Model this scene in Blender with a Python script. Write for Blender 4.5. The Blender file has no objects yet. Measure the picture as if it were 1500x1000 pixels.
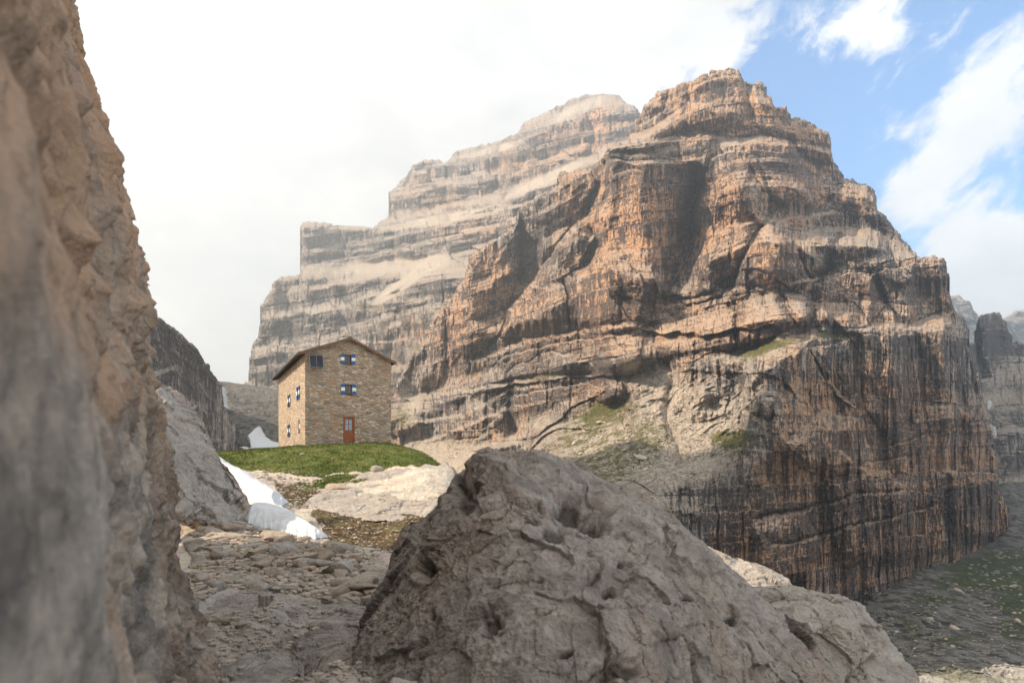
import bpy, math, random
import numpy as np
from math import radians as R
random.seed(7)
rng = np.random.default_rng(7)
S = bpy.context.scene
COL = S.collection
F32 = np.float32
FL, CX, HY = 1000.0, 750.0, 670.0          # focal length, centre column and horizon row of the photograph (1500 x 1000)

# ------------------------------------------------------------------ numpy noise
_perm = np.random.default_rng(11).permutation(256).astype(np.int32)
_perm = np.concatenate([_perm, _perm, _perm])
_g = np.random.default_rng(12).normal(size=(256, 3)); _g /= np.linalg.norm(_g, axis=1)[:, None]
_g = (_g * 1.6).astype(F32)

def _gn(p):
    i = np.floor(p).astype(np.int32); f = (p - i).astype(F32); i &= 255
    u = f * f * f * (f * (f * 6 - 15) + 10)
    out = None
    x0, y0, z0 = i[:, 0], i[:, 1], i[:, 2]
    def corner(a, b, c):
        h = _perm[_perm[_perm[x0 + a] + y0 + b] + z0 + c]
        g = _g[h]
        return g[:, 0] * (f[:, 0] - a) + g[:, 1] * (f[:, 1] - b) + g[:, 2] * (f[:, 2] - c)
    ux, uy, uz = u[:, 0], u[:, 1], u[:, 2]
    def lx(b, c):
        a0 = corner(0, b, c); return a0 + ux * (corner(1, b, c) - a0)
    def ly(c):
        b0 = lx(0, c); return b0 + uy * (lx(1, c) - b0)
    c0 = ly(0)
    return c0 + uz * (ly(1) - c0)

def noise(P, scale, seed=0):
    """gradient noise about -1..1; scale = feature size per axis"""
    P = np.asarray(P, dtype=np.float64)
    q = P / np.asarray(scale, dtype=np.float64) + np.array([seed * 17.31, seed * 7.77, seed * 3.13])
    out = np.empty(len(q), F32)
    for k in range(0, len(q), 40000):
        out[k:k + 40000] = _gn(q[k:k + 40000])
    return out

def fbm(P, scale, oct=4, seed=0, gain=0.5, ridged=False):
    scale = np.asarray(scale, dtype=np.float64) * np.ones(3)
    o = np.zeros(len(P), F32); a = 1.0; t = 0
    for k in range(oct):
        n = noise(P, scale / 2.03 ** k, seed + k * 5)
        o += a * ((1 - 2.2 * np.abs(n)) if ridged else n); t += a; a *= gain
    return o / t

def hash01(a, b, seed=0):
    h = (a.astype(np.int64) * 73856093) ^ (b.astype(np.int64) * 19349663) ^ (seed * 83492791)
    h = (h ^ (h >> 13)) * 1274126177
    return ((h ^ (h >> 16)) & 65535).astype(F32) / 65535.0

def smooth(x, a, b):
    t = np.clip((x - a) / (b - a), 0, 1); return t * t * (3 - 2 * t)

def beds(z, h, seed):
    """irregular bedding: index of the bed and the position inside it (0 bottom .. 1 top)"""
    r = np.random.default_rng(seed)
    e = np.cumsum(np.concatenate([[-600], r.uniform(.35, 1.65, int(2200 / h)) * h]))
    i = np.clip(np.searchsorted(e, z) - 1, 0, len(e) - 2)
    return i, ((z - e[i]) / (e[i + 1] - e[i])).astype(F32)

def worley(P, scale, seed=0):
    """F1 distance, F2-F1 and a random number per cell"""
    P = (np.asarray(P, dtype=np.float64) / np.asarray(scale)).astype(F32) + seed * 3.7
    n = len(P); d1 = np.full(n, 9, F32); d2 = np.full(n, 9, F32); cid = np.zeros(n, F32)
    b = np.floor(P).astype(np.int64)
    for dx in (-1, 0, 1):
        for dy in (-1, 0, 1):
            for dz in (-1, 0, 1):
                c = b + np.array([dx, dy, dz])
                k = c[:, 0] * 7349 + c[:, 1] * 9151
                q = np.stack([hash01(k, c[:, 2], s) for s in (1, 2, 3)], 1) + c
                d = np.sqrt(((q - P) ** 2).sum(1))
                m = d < d1
                d2 = np.where(m, d1, np.minimum(d2, d)); cid = np.where(m, hash01(k, c[:, 2], 4), cid); d1 = np.where(m, d, d1)
    return d1, d2 - d1, cid

def facets(P, scale, seed=0):
    """angular rock: every cell is a tilted plane of its own"""
    sc = np.asarray(scale, float); Q = (np.asarray(P, dtype=np.float64) / sc).astype(F32) + seed * 2.3
    d1 = np.full(len(Q), 9, F32); out = np.zeros(len(Q), F32); b = np.floor(Q).astype(np.int64)
    for dx in (-1, 0, 1):
        for dy in (-1, 0, 1):
            for dz in (-1, 0, 1):
                c = b + np.array([dx, dy, dz]); k = c[:, 0] * 7349 + c[:, 1] * 9151
                v = Q - (np.stack([hash01(k, c[:, 2], s) for s in (1, 2, 3)], 1) + c); d = (v * v).sum(1); m = d < d1
                pl = (v * (np.stack([hash01(k, c[:, 2], s) for s in (5, 6, 7)], 1) - .5)).sum(1) + .5 * (hash01(k, c[:, 2], 8) - .5)
                out = np.where(m, pl, out); d1 = np.where(m, d, d1)
    return out

class RBF:
    def __init__(self, pts, vals, scale=(1, 1), lam=0.0, kind='tps'):
        self.s = np.asarray(scale, float); self.p = np.asarray(pts, float) / self.s; self.kind = kind
        n = len(self.p); K = self.k(np.linalg.norm(self.p[:, None] - self.p[None], axis=2)) + np.eye(n) * lam
        A = np.zeros((n + 3, n + 3)); Q = np.c_[np.ones(n), self.p]
        A[:n, :n] = K; A[:n, n:] = Q; A[n:, :n] = Q.T
        self.w = np.linalg.solve(A, np.r_[np.asarray(vals, float), 0, 0, 0])
    def k(self, r):
        if self.kind == 'lin': return -r
        return np.where(r > 0, r * r * np.log(np.maximum(r, 1e-9)), 0)
    def __call__(self, x, y):
        q = np.stack([np.ravel(x), np.ravel(y)], 1) / self.s
        out = np.empty(len(q))
        for k in range(0, len(q), 20000):
            c = q[k:k + 20000]
            out[k:k + 20000] = self.k(np.linalg.norm(c[:, None] - self.p[None], axis=2)) @ self.w[:-3] + self.w[-3] + c @ self.w[-2:]
        return out.reshape(np.shape(x))

def poly_sd(x, y, poly):
    """signed distance to a polygon (positive inside), in the polygon's units"""
    P = np.asarray(poly, F32); x = x.astype(F32); y = y.astype(F32)
    d = np.full(x.shape, 1e9, F32); ins = np.zeros(x.shape, bool)
    for k in range(len(P)):
        (ax, ay), (bx, by) = P[k], P[(k + 1) % len(P)]
        ex, ey = bx - ax, by - ay
        t = np.clip(((x - ax) * ex + (y - ay) * ey) / (ex * ex + ey * ey + 1e-9), 0, 1)
        d = np.minimum(d, (x - ax - t * ex) ** 2 + (y - ay - t * ey) ** 2)
        if ay != by:
            ins ^= ((ay > y) != (by > y)) & (x < ex * (y - ay) / (by - ay) + ax)
    d = np.sqrt(d)
    return np.where(ins, d, -d)

def line_d(x, y, line):
    """unsigned distance to a polyline, and side (+ = right of travel)"""
    d = np.full(x.shape, 1e9, F32); sd = np.zeros(x.shape, F32); tt = np.zeros(x.shape, F32)
    L = len(line) - 1
    for k in range(L):
        (ax, ay), (bx, by) = line[k], line[k + 1]
        ex, ey = bx - ax, by - ay
        t = np.clip(((x - ax) * ex + (y - ay) * ey) / (ex * ex + ey * ey), 0, 1)
        q = (x - ax - t * ex) ** 2 + (y - ay - t * ey) ** 2
        m = q < d
        d = np.where(m, q, d); sd = np.where(m, np.sign(ex * (y - ay) - ey * (x - ax)), sd); tt = np.where(m, (k + t) / L, tt)
    return np.sqrt(d), sd, tt

def blob(x, y, lst):
    o = np.zeros(x.shape, F32)
    for b in lst:
        px, py, rx, ry = b[:4]; v = b[4] if len(b) > 4 else 1.0; a = R(b[5]) if len(b) > 5 else 0
        u = (x - px) * math.cos(a) + (y - py) * math.sin(a); w = -(x - px) * math.sin(a) + (y - py) * math.cos(a)
        o += v * np.exp(-((u / rx) ** 2 + (w / ry) ** 2))
    return o

# ------------------------------------------------------------------ mesh building
def np_mesh(name, V, quads=None, tris=None, attrs=None, smooth_sh=True):
    me = bpy.data.meshes.new(name)
    nq = 0 if quads is None else len(quads); nt = 0 if tris is None else len(tris)
    me.vertices.add(len(V)); me.vertices.foreach_set('co', np.ascontiguousarray(V, F32).ravel())
    li = np.concatenate([a.ravel() for a in (quads, tris) if a is not None and len(a)]).astype(np.int32)
    me.loops.add(len(li)); me.loops.foreach_set('vertex_index', li)
    tot = np.concatenate([np.full(nq, 4), np.full(nt, 3)]).astype(np.int32)
    st = np.concatenate([[0], np.cumsum(tot)[:-1]]).astype(np.int32)
    me.polygons.add(nq + nt); me.polygons.foreach_set('loop_start', st)
    me.polygons.foreach_set('use_smooth', np.full(nq + nt, smooth_sh))
    for k, a in (attrs or {}).items():
        me.attributes.new(k, 'FLOAT', 'POINT').data.foreach_set('value', np.ascontiguousarray(a, F32))
    me.update(calc_edges=True); me.validate()
    return me

def link(name, me, mat=None, parent=None):
    o = bpy.data.objects.new(name, me); COL.objects.link(o)
    if mat is not None: me.materials.clear(); me.materials.append(mat)
    if parent is not None: o.parent = parent
    return o

def tag(o, label=None, cat=None, group=None, kind=None):
    if label: o['label'] = label
    if cat: o['category'] = cat
    if group: o['group'] = group
    if kind: o['kind'] = kind
    return o

def grid_quads(mask_cell, idx):
    a = idx[:-1, :-1][mask_cell]; b = idx[:-1, 1:][mask_cell]; c = idx[1:, 1:][mask_cell]; d = idx[1:, :-1][mask_cell]
    return np.stack([a, d, c, b], 1)

def unproj(px, py, D):
    return np.stack([(px - CX) / FL * D, D, (HY - py) / FL * D], -1)

def sheet(poly, step, depth, warp=(3, 12), close='skirt', thick=None, rnd=(6, 20), seed=0, detail=None):
    """A rock body seen over the outline poly: a dense surface with real depth, closed behind.
    depth(px, py, sd) -> (D, attrs).  close: 'skirt' falls away behind, 'solid' gets a back of its own."""
    P = np.asarray(poly, float)
    x0, y0 = P.min(0) - 12; x1, y1 = P.max(0) + 12
    X, Y = np.meshgrid(np.arange(x0, x1, step), np.arange(y0, y1, step))
    G = np.stack([X.ravel(), Y.ravel(), np.zeros(X.size)], 1)
    wx = (noise(G, warp[1], seed + 31) * 1.0 + noise(G, warp[1] / 3., seed + 32) * .5 + noise(G, warp[1] / 9., seed + 35) * .25).reshape(X.shape) * warp[0]
    wy = (noise(G, warp[1], seed + 33) * 1.0 + noise(G, warp[1] / 3., seed + 34) * .5 + noise(G, warp[1] / 9., seed + 36) * .25).reshape(X.shape) * warp[0]
    sd = poly_sd(X + wx, Y + wy, poly)
    cell = (sd[:-1, :-1] > 0) & (sd[1:, :-1] > 0) & (sd[:-1, 1:] > 0) & (sd[1:, 1:] > 0)
    used = np.zeros(X.shape, bool)
    used[:-1, :-1] |= cell; used[1:, :-1] |= cell; used[:-1, 1:] |= cell; used[1:, 1:] |= cell
    idx = np.full(X.shape, -1); n = used.sum(); idx[used] = np.arange(n)
    px, py, s = X[used], Y[used], sd[used]
    D, attrs = depth(px, py, s)
    t = 1 - np.clip(s / rnd[0], 0, 1)
    D = D + rnd[1] * (1 - np.sqrt(np.maximum(1 - t * t, 0)))
    V = unproj(px, py, D)
    Q = grid_quads(cell, idx)
    if detail is not None:
        N = np.cross(V[Q[:, 2]] - V[Q[:, 0]], V[Q[:, 3]] - V[Q[:, 1]]); Nv = np.zeros_like(V)
        for k in range(4): np.add.at(Nv, Q[:, k], N)
        Nv /= np.linalg.norm(Nv, axis=1)[:, None] + 1e-12
        Nv[np.sum(Nv * V, 1) > 0] *= -1
        Nv[:, 1] -= .35; Nv /= np.linalg.norm(Nv, axis=1)[:, None]
        disp, attrs = detail(V, px, py)
        for _ in range(6):                       # even out the facing of the rim
            acc = np.zeros_like(Nv)
            for k in range(4): np.add.at(acc, Q[:, k], Nv[Q[:, (k + 1) % 4]] + Nv[Q[:, (k + 3) % 4]])
            Nv = Nv * .3 + acc / (np.linalg.norm(acc, axis=1)[:, None] + 1e-9)
            Nv /= np.linalg.norm(Nv, axis=1)[:, None]
        V = V + Nv * (disp * smooth(s, .3, 6.))[:, None]; D = V[:, 1]
    # boundary edges of the cell mask
    E = np.concatenate([Q[:, [0, 1]], Q[:, [1, 2]], Q[:, [2, 3]], Q[:, [3, 0]]])
    key = np.minimum(E[:, 0], E[:, 1]) * (n + 1) + np.maximum(E[:, 0], E[:, 1])
    u, inv, cnt = np.unique(key, return_inverse=True, return_counts=True)
    BE = E[cnt[inv] == 1]
    bv = np.unique(BE)
    if close == 'skirt':
        Vb = V[bv].copy(); dist = Vb[:, 1:2]
        Vb2 = Vb * 1.0; Vb2[:, :2] *= 1 + .06; Vb2[:, 2:] -= .015 * dist
        Vb3 = Vb * 1.0; Vb3[:, :2] *= 1 + .3; Vb3[:, 2:] -= .30 * dist
        m = np.full(n, -1); m[bv] = np.arange(len(bv))
        q1 = np.stack([BE[:, 1], BE[:, 0], n + m[BE[:, 0]], n + m[BE[:, 1]]], 1)
        k = n + len(bv)
        q2 = np.stack([n + m[BE[:, 1]], n + m[BE[:, 0]], k + m[BE[:, 0]], k + m[BE[:, 1]]], 1)
        V = np.concatenate([V, Vb2, Vb3]); Q = np.concatenate([Q, q1, q2])
        attrs = {a: np.concatenate([b, b[bv], b[bv]]) for a, b in attrs.items()}
    else:
        isb = np.zeros(n, bool); isb[bv] = True
        Db = D + thick * np.sqrt(np.clip(s / (np.max(s) + 1e-6), 0, 1)) * 1.0
        Vb = V.copy(); Vb[:, 1] = Db
        m = np.arange(n) + n; m[isb] = np.arange(n)[isb]
        remap = np.cumsum(~isb) - 1 + n
        m = np.where(isb, np.arange(n), remap)
        Q2 = m[Q][:, ::-1]
        V = np.concatenate([V, Vb[~isb]]); Q = np.concatenate([Q, Q2])
        attrs = {a: np.concatenate([b, b[~isb]]) for a, b in attrs.items()}
    return V, Q, attrs

# ------------------------------------------------------------------ node helpers
class NT:
    def __init__(s, tree): s.t = tree; s.n = tree.nodes; s.l = tree.links
    def put(s, sock, v):
        if v is None: return
        if isinstance(v, bpy.types.NodeSocket): s.l.new(v, sock)
        elif isinstance(v, (tuple, list)) and len(v) == 3 and len(sock.default_value) == 4: sock.default_value = (*v, 1)
        else: sock.default_value = v
    def math(s, op, a, b=None, c=None, clamp=False):
        n = s.n.new('ShaderNodeMath'); n.operation = op; n.use_clamp = clamp
        for k, v in enumerate((a, b, c)): s.put(n.inputs[k], v)
        return n.outputs[0]
    def vmath(s, op, a, b=None):
        n = s.n.new('ShaderNodeVectorMath'); n.operation = op; s.put(n.inputs[0], a)
        if b is not None: s.put(n.inputs[1], b)
        return n.outputs[1] if op in ('DOT_PRODUCT', 'LENGTH') else n.outputs[0]
    def ramp(s, v, a, b, c=0., d=1., sm=True):
        n = s.n.new('ShaderNodeMapRange'); n.interpolation_type = 'SMOOTHSTEP' if sm else 'LINEAR'
        for k, q in enumerate((v, a, b, c, d)): s.put(n.inputs[k], q)
        return n.outputs[0]
    def mix(s, f, a, b, mode='MIX'):
        n = s.n.new('ShaderNodeMix'); n.data_type = 'RGBA'; n.blend_type = mode; n.clamp_factor = True
        s.put(n.inputs[0], f); s.put(n.inputs[6], a); s.put(n.inputs[7], b); return n.outputs[2]
    def noise(s, vec, scale=1., det=4., rough=.55, dist=0., out=0):
        n = s.n.new('ShaderNodeTexNoise'); s.put(n.inputs['Vector'], vec)
        for k, v in (('Scale', scale), ('Detail', det), ('Roughness', rough), ('Distortion', dist)): s.put(n.inputs[k], v)
        return n.outputs[out]
    def voro(s, vec, scale=1., feat='F1', out='Distance', rnd=1.):
        n = s.n.new('ShaderNodeTexVoronoi'); n.feature = feat; s.put(n.inputs['Vector'], vec); s.put(n.inputs['Scale'], scale)
        s.put(n.inputs['Randomness'], rnd); return n.outputs[out]
    def scale(s, v, f):
        n = s.n.new('ShaderNodeVectorMath'); n.operation = 'SCALE'; s.put(n.inputs[0], v); s.put(n.inputs['Scale'], f); return n.outputs[0]
    def map(s, vec, scale=(1, 1, 1), loc=(0, 0, 0), rot=(0, 0, 0)):
        n = s.n.new('ShaderNodeMapping'); s.put(n.inputs[0], vec); n.inputs[1].default_value = loc
        n.inputs[2].default_value = rot; n.inputs[3].default_value = scale; return n.outputs[0]
    def attr(s, name):
        n = s.n.new('ShaderNodeAttribute'); n.attribute_name = name; return n.outputs['Fac']
    def pos(s): return s.n.new('ShaderNodeTexCoord').outputs['Object']
    def norz(s):
        g = s.n.new('ShaderNodeNewGeometry'); x = s.n.new('ShaderNodeSeparateXYZ'); s.l.new(g.outputs['True Normal'], x.inputs[0]); return x.outputs[2]
    def bump(s, h, st=.5, dist=.1, nrm=None):
        n = s.n.new('ShaderNodeBump'); s.put(n.inputs['Height'], h); n.inputs['Strength'].default_value = st; n.inputs['Distance'].default_value = dist
        if nrm is not None: s.put(n.inputs['Normal'], nrm)
        return n.outputs[0]

def material(name, build):
    m = bpy.data.materials.new(name); m.use_nodes = True
    t = NT(m.node_tree); b = m.node_tree.nodes['Principled BSDF']
    b.inputs['Roughness'].default_value = .9; b.inputs['Specular IOR Level'].default_value = .2
    r = build(t)
    if isinstance(r, dict):
        for k, v in r.items(): t.put(b.inputs[k], v)
    return m

def plain(name, col, rough=.7, var=.25, scale=3., metal=0., spec=.3, bump=0.):
    def f(t):
        p = t.pos(); n = t.noise(p, scale, 5, .6)
        c = t.mix(t.ramp(n, .3, .7), tuple(c * (1 - var) for c in col), tuple(min(1, c * (1 + var)) for c in col))
        d = {'Base Color': c, 'Roughness': rough, 'Metallic': metal, 'Specular IOR Level': spec}
        if bump: d['Normal'] = t.bump(t.noise(p, scale * 6, 4), .5, bump)
        return d
    return material(name, f)

def cliff_mat(name, unit=1.0, grey=(.36, .31, .27), dark=(.05, .046, .048), orange=(.50, .285, .16), pale=(.54, .465, .385)):
    """bedded dolomite: grey and orange rock, black water stains on the walls, pale rubble on the ledges, turf"""
    def f(t):
        p = t.pos(); nz = t.norz(); u = 1 / unit
        big = t.noise(t.map(p, (.012 * u,) * 3), 1, 5, .6)
        mid = t.noise(t.map(p, (.06 * u, .06 * u, .045 * u)), 1, 5, .65, .4)
        fine = t.noise(t.map(p, (.45 * u, .45 * u, .7 * u)), 1, 6, .72)
        bed = t.noise(t.map(p, (.010 * u, .010 * u, .42 * u), rot=(.03, .06, 0)), 1, 6, .7)
        org = t.math('ADD', t.attr('orange'), t.math('MULTIPLY', t.math('SUBTRACT', mid, .5), 1.9))
        org = t.ramp(t.math('ADD', org, t.math('MULTIPLY', t.math('SUBTRACT', big, .5), 1.2)), .2, .8)
        g2 = t.mix(t.ramp(fine, .32, .68), tuple(c * .45 for c in grey), tuple(c * 1.32 for c in grey))
        o2 = t.mix(t.ramp(fine, .32, .68), tuple(c * .56 for c in orange), tuple(min(1, c * 1.34) for c in orange))
        c = t.mix(t.math('MULTIPLY', org, .92), g2, o2)
        c = t.mix(t.math('MULTIPLY', t.ramp(bed, .5, .66), .3), c, pale)
        c = t.mix(t.math('MULTIPLY', t.ramp(bed, .5, .34), .28), c, tuple(q * .45 for q in grey))
        st = t.noise(t.map(p, (.16 * u, .16 * u, .010 * u)), 1, 6, .68, .2)
        st2 = t.noise(t.map(p, (.55 * u, .55 * u, .04 * u), loc=(5, 3, 1)), 1, 5, .68, .15)
        area = t.noise(t.map(p, (.03 * u, .03 * u, .02 * u), loc=(9, 2, 4)), 1, 4, .6)
        k = t.math('ADD', t.math('MULTIPLY', st, .6), t.math('MULTIPLY', st2, .4))
        k = t.math('ADD', k, t.math('ADD', t.math('MULTIPLY', t.math('SUBTRACT', area, .5), .45), t.math('MULTIPLY', t.attr('streak'), .11)))
        k1 = t.ramp(k, .47, .55)
        k2 = t.ramp(t.math('ADD', k, t.math('MULTIPLY', t.attr('stain'), .32)), .56, .70)
        k = t.math('MAXIMUM', t.math('MULTIPLY', k1, .8), k2)
        steep = t.ramp(nz, .93, .66)
        k = t.math('MULTIPLY', t.math('MULTIPLY', k, steep), .86)
        dk = t.mix(t.ramp(fine, .35, .65), tuple(q * .6 for q in dark), tuple(q * 1.8 for q in dark))
        c = t.mix(k, c, dk)
        jt = t.voro(t.map(t.vmath('ADD', p, t.scale(t.noise(t.map(p, (.25 * u,) * 3), 1, 4, .6, out=1), 2.5 / u)), (.15 * u, .15 * u, .22 * u)), 1, 'DISTANCE_TO_EDGE')
        jk = t.math('MULTIPLY', t.ramp(jt, .055, .0), t.ramp(mid, .40, .58)); c = t.mix(t.math('MULTIPLY', jk, .65), c, tuple(q * .35 for q in grey))
        rub = t.noise(t.map(p, (.9 * u,) * 3), 1, 5, .72)
        top = t.ramp(t.math('ADD', nz, t.math('MULTIPLY', t.math('SUBTRACT', rub, .5), .5)), .66, .95, 0, .5)
        top = t.math('MAXIMUM', top, t.ramp(t.math('ADD', t.attr('scree'), t.math('MULTIPLY', t.math('SUBTRACT', mid, .5), .8)), .3, .7, 0, .88))
        pc = t.mix(t.ramp(rub, .34, .66), tuple(q * .42 for q in pale), tuple(min(1, q * 1.22) for q in pale))
        c = t.mix(top, c, pc)
        gn = t.math('ADD', t.math('MULTIPLY', t.noise(t.map(p, (.14 * u, .14 * u, .3 * u), loc=(3, 3, 3)), 1, 7, .75), .6), t.math('MULTIPLY', t.noise(t.map(p, (.7 * u, .7 * u, 1.2 * u)), 1, 4, .7), .4))
        gk = t.ramp(t.math('ADD', t.attr('grass'), t.math('MULTIPLY', t.math('SUBTRACT', gn, .5), 4.6)), .55, .80)
        gk = t.math('MULTIPLY', gk, t.ramp(t.attr('grass'), .05, .3))
        gc = t.mix(t.ramp(fine, .3, .7), (.055, .066, .016), (.15, .14, .035))
        c = t.mix(t.math('MULTIPLY', gk, .9), c, gc)
        h = t.math('ADD', t.math('MULTIPLY', fine, .8), t.math('ADD', t.math('MULTIPLY', st2, .35), t.math('ADD', t.math('MULTIPLY', rub, .4), t.math('SUBTRACT', t.math('MULTIPLY', bed, .5), t.math('MULTIPLY', jk, .7)))))
        return {'Base Color': c, 'Normal': t.bump(h, 1.0, 2.2 * unit), 'Roughness': .95, 'Specular IOR Level': .1}
    return material(name, f)

# ------------------------------------------------------------------ the big walls
def rock_detail(P, amp, unit=1.0, seed=0, dip=(-.07, .02)):
    """horizontal displacement (m, + = away) of a bedded, jointed wall, and the water stains that hang below its beds"""
    u = unit
    w = fbm(P, 60 * u, 3, seed + 1)
    z = P[:, 2] + dip[0] * P[:, 0] + dip[1] * P[:, 1] + 2 * u * w + .5 * u * noise(P, (14 * u, 14 * u, 14 * u), seed + 2)
    c = P[:, 0] + 5 * u * fbm(P, (45 * u, 45 * u, 200 * u), 2, seed + 3) + .7 * u * noise(P, (9 * u, 9 * u, 20 * u), seed + 4)
    z = z / u; c = c / u
    d = np.zeros(len(P), F32); stain = np.zeros(len(P), F32)
    for h, wd, a, b, sdd in ((34, 30, 4.8, 5., 1), (11, 10, 2.7, 2.4, 2), (3.8, 4, 1.3, 1.0, 3), (1.5, 1.9, .5, .45, 4)):
        i, f = beds(z, h, seed * 10 + sdd)
        wc = wd * (.6 + 1.2 * hash01(i, i * 0 + 7, sdd)); k = c / wc + hash01(i, i * 0, sdd + 9) * 7
        j = np.floor(k); fr = k - j
        r = hash01(i, j, sdd + 20)
        m = np.clip(.6 + .9 * noise(P, (40 * u, 40 * u, 25 * u), seed + 40 + sdd), 0.05, 1.5)
        lip = np.where(f > .84, (f - .84) / .16, 0) ** 1.5
        d += (r - .5) * a * 1.6 * m + b * m * (lip * .5 - f * .45)                  # the bed leans out and steps back at its top
        joint = np.clip(1 - np.minimum(fr, 1 - fr) * wd / (.07 * wd + .2), 0, 1) ** 2
        d += joint * a * 1.5 * m
        if sdd <= 3 and unit < 5:
            q = np.stack([c / (.22 * h ** .7 + .35), i * 9.7 + z * .02, np.zeros(len(c))], 1)
            n = noise(q, 1., seed + 90 + sdd) * .75 + noise(q * np.array([2.9, 1, 1]), 1., seed + 95 + sdd) * .5
            bedk = hash01(i, i * 0 + 1, sdd + 60)
            stain = np.maximum(stain, smooth(n + (bedk - .5) * .9 - (1 - f) * .55, -.12, .22) * (1 if sdd < 3 else .8))
    d *= u
    q = P.copy()
    # gullies and pillars
    d += 15 * u * -fbm(q, (75 * u, 75 * u, 340 * u), 2, seed + 50, ridged=True)
    d += 9.0 * u * -fbm(q, (26 * u, 26 * u, 130 * u), 2, seed + 60, ridged=True)
    d += 2.2 * u * -fbm(q, (8 * u, 8 * u, 40 * u), 2, seed + 70, ridged=True)
    d += 1.3 * u * -fbm(q, (3.4 * u, 3.4 * u, 18 * u), 2, seed + 75, ridged=True)
    d += .7 * u * fbm(q, (3.2 * u, 3.2 * u, 2.2 * u), 3, seed + 80)
    rock_detail.stain = stain
    return d * amp

class Unroll:
    """coordinates along a wall: distance along it, a mean distance, and height on a smooth stand-in of the face"""
    def __init__(s, rbf, mid, lam=.03): 
        pts = rbf.p * rbf.s; vals = rbf(pts[:, 0], pts[:, 1]); s.r = RBF(pts, vals, rbf.s, lam=lam); s.mid = mid
    def __call__(s, px, py):
        xs = np.arange(px.min() - 2, px.max() + 4, 4.); Dc = s.r(xs, 0 * xs + s.mid)
        gx = np.arange(px.min() - 2, px.max() + 14, 12.); gy = np.arange(py.min() - 2, py.max() + 14, 12.); GX, GY = np.meshgrid(gx, gy); B = s.r(GX, GY)
        fx = (px - gx[0]) / 12; fy = (py - gy[0]) / 12; ix = fx.astype(int); iy = fy.astype(int); fx = fx - ix; fy = fy - iy
        D = (B[iy, ix] * (1 - fx) + B[iy, ix + 1] * fx) * (1 - fy) + (B[iy + 1, ix] * (1 - fx) + B[iy + 1, ix + 1] * fx) * fy
        C = np.cumsum(np.r_[0, np.hypot(np.diff(xs / FL * Dc), .6 * np.diff(Dc))])
        return np.stack([np.interp(px, xs, C), np.interp(px, xs, Dc) * .3, (HY - py) / FL * D], 1)

def terrace(B, px, py, keep, h=44., seed=3, dip=(-.07, .02), g0=.70):
    """turn a sloping base into walls and set-back ledges: inside each bed the distance stays put, the step comes at its top"""
    D = B(px, py); P = unproj(px, py, D)
    blk = P[:, 0] * .85 + P[:, 1] * .4 + 14 * fbm(P, (60, 60, 150), 3, seed + 407)
    z = P[:, 2] + dip[0] * P[:, 0] + dip[1] * P[:, 1] + 6 * fbm(P, 150, 2, seed + 400) + 1.2 * noise(P, 22, seed + 405)
    kk = np.floor(blk / 33.); z = z + 18 * (hash01(kk, kk * 0 + 3, seed) - .5) * smooth(np.abs(blk / 33. - kk - .5), .5, .48)
    keep = np.clip(keep + .55 * noise(P, (55, 55, 30), seed + 411) + .12, 0, 1)
    for hh, k in ((h, .88), (h * .33, .3)):
        r = np.random.default_rng(seed + int(hh)); e = np.cumsum(np.concatenate([[-600], r.uniform(.3, 1.7, int(2600 / hh)) * hh]))
        i = np.clip(np.searchsorted(e, z) - 1, 0, len(e) - 2); w = e[i + 1] - e[i]; f = (z - e[i]) / w
        g = np.where(f < g0, .12 * f / g0, .12 + .88 * (f - g0) / (1 - g0))
        sh = (f - g) * w * FL / D * k * (1 - keep)
        py = py + sh; z = z - sh * D / FL
    return B(px, py)

def ledge(px, py, line, jump, w, fade=25):
    xs = [a for a, b in line]; ys = [b for a, b in line]
    ly = np.interp(px, xs, ys)
    e = smooth(px, xs[0] - fade, xs[0] + fade) * (1 - smooth(px, xs[-1] - fade, xs[-1] + fade))
    return jump * smooth(ly - py, -w * .15, w) * e

def buttress(px, py, poly, A, w, base=8., ex=.85):
    """a block of wall standing out of the face: its edges step forward, its middle bulges"""
    P = np.asarray(poly, float); m = (px > P[:, 0].min() - 4) & (px < P[:, 0].max() + 4) & (py > P[:, 1].min() - 4) & (py < P[:, 1].max() + 4)
    o = np.zeros(px.shape, F32); d = poly_sd(px[m], py[m], poly)
    foot = 1 - smooth(py[m], P[:, 1].max() - .18 * np.ptp(P[:, 1]), P[:, 1].max())
    o[m] = -(.95 * A * np.clip(d / w, 0, 1) ** ex + base * smooth(d, 0, 1.6)) * (.25 + .75 * foot); return o

def stroke(px, py, line, amp, w, shape='v', side=0):
    xs = np.array(line); m = (px > xs[:, 0].min() - 3 * w) & (px < xs[:, 0].max() + 3 * w) & (py > xs[:, 1].min() - 3 * w) & (py < xs[:, 1].max() + 3 * w)
    o = np.zeros(px.shape, F32)
    if not m.any(): return o
    d, sd, t = line_d(px[m], py[m], line)
    if shape == 'v': v = np.clip(1 - d / (1.6 * w), 0, 1) ** 1.3
    elif shape == 'step': v = np.where(sd * side > 0, np.exp(-d / (1.8 * w)), np.clip(1 - d / (.18 * w), 0, 1))
    else: v = np.exp(-(d / w) ** 2)
    env = smooth(t, 0, .08) * (1 - smooth(t, .92, 1)) if len(line) > 1 else 1
    o[m] = amp * v * (.25 + .75 * env)
    return o

# ================================================================== the mountain
def grass_scree(px, py, gl, sl): return np.clip(blob(px, py, gl), 0, 1.2), np.clip(blob(px, py, sl), 0, 1.2)

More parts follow.
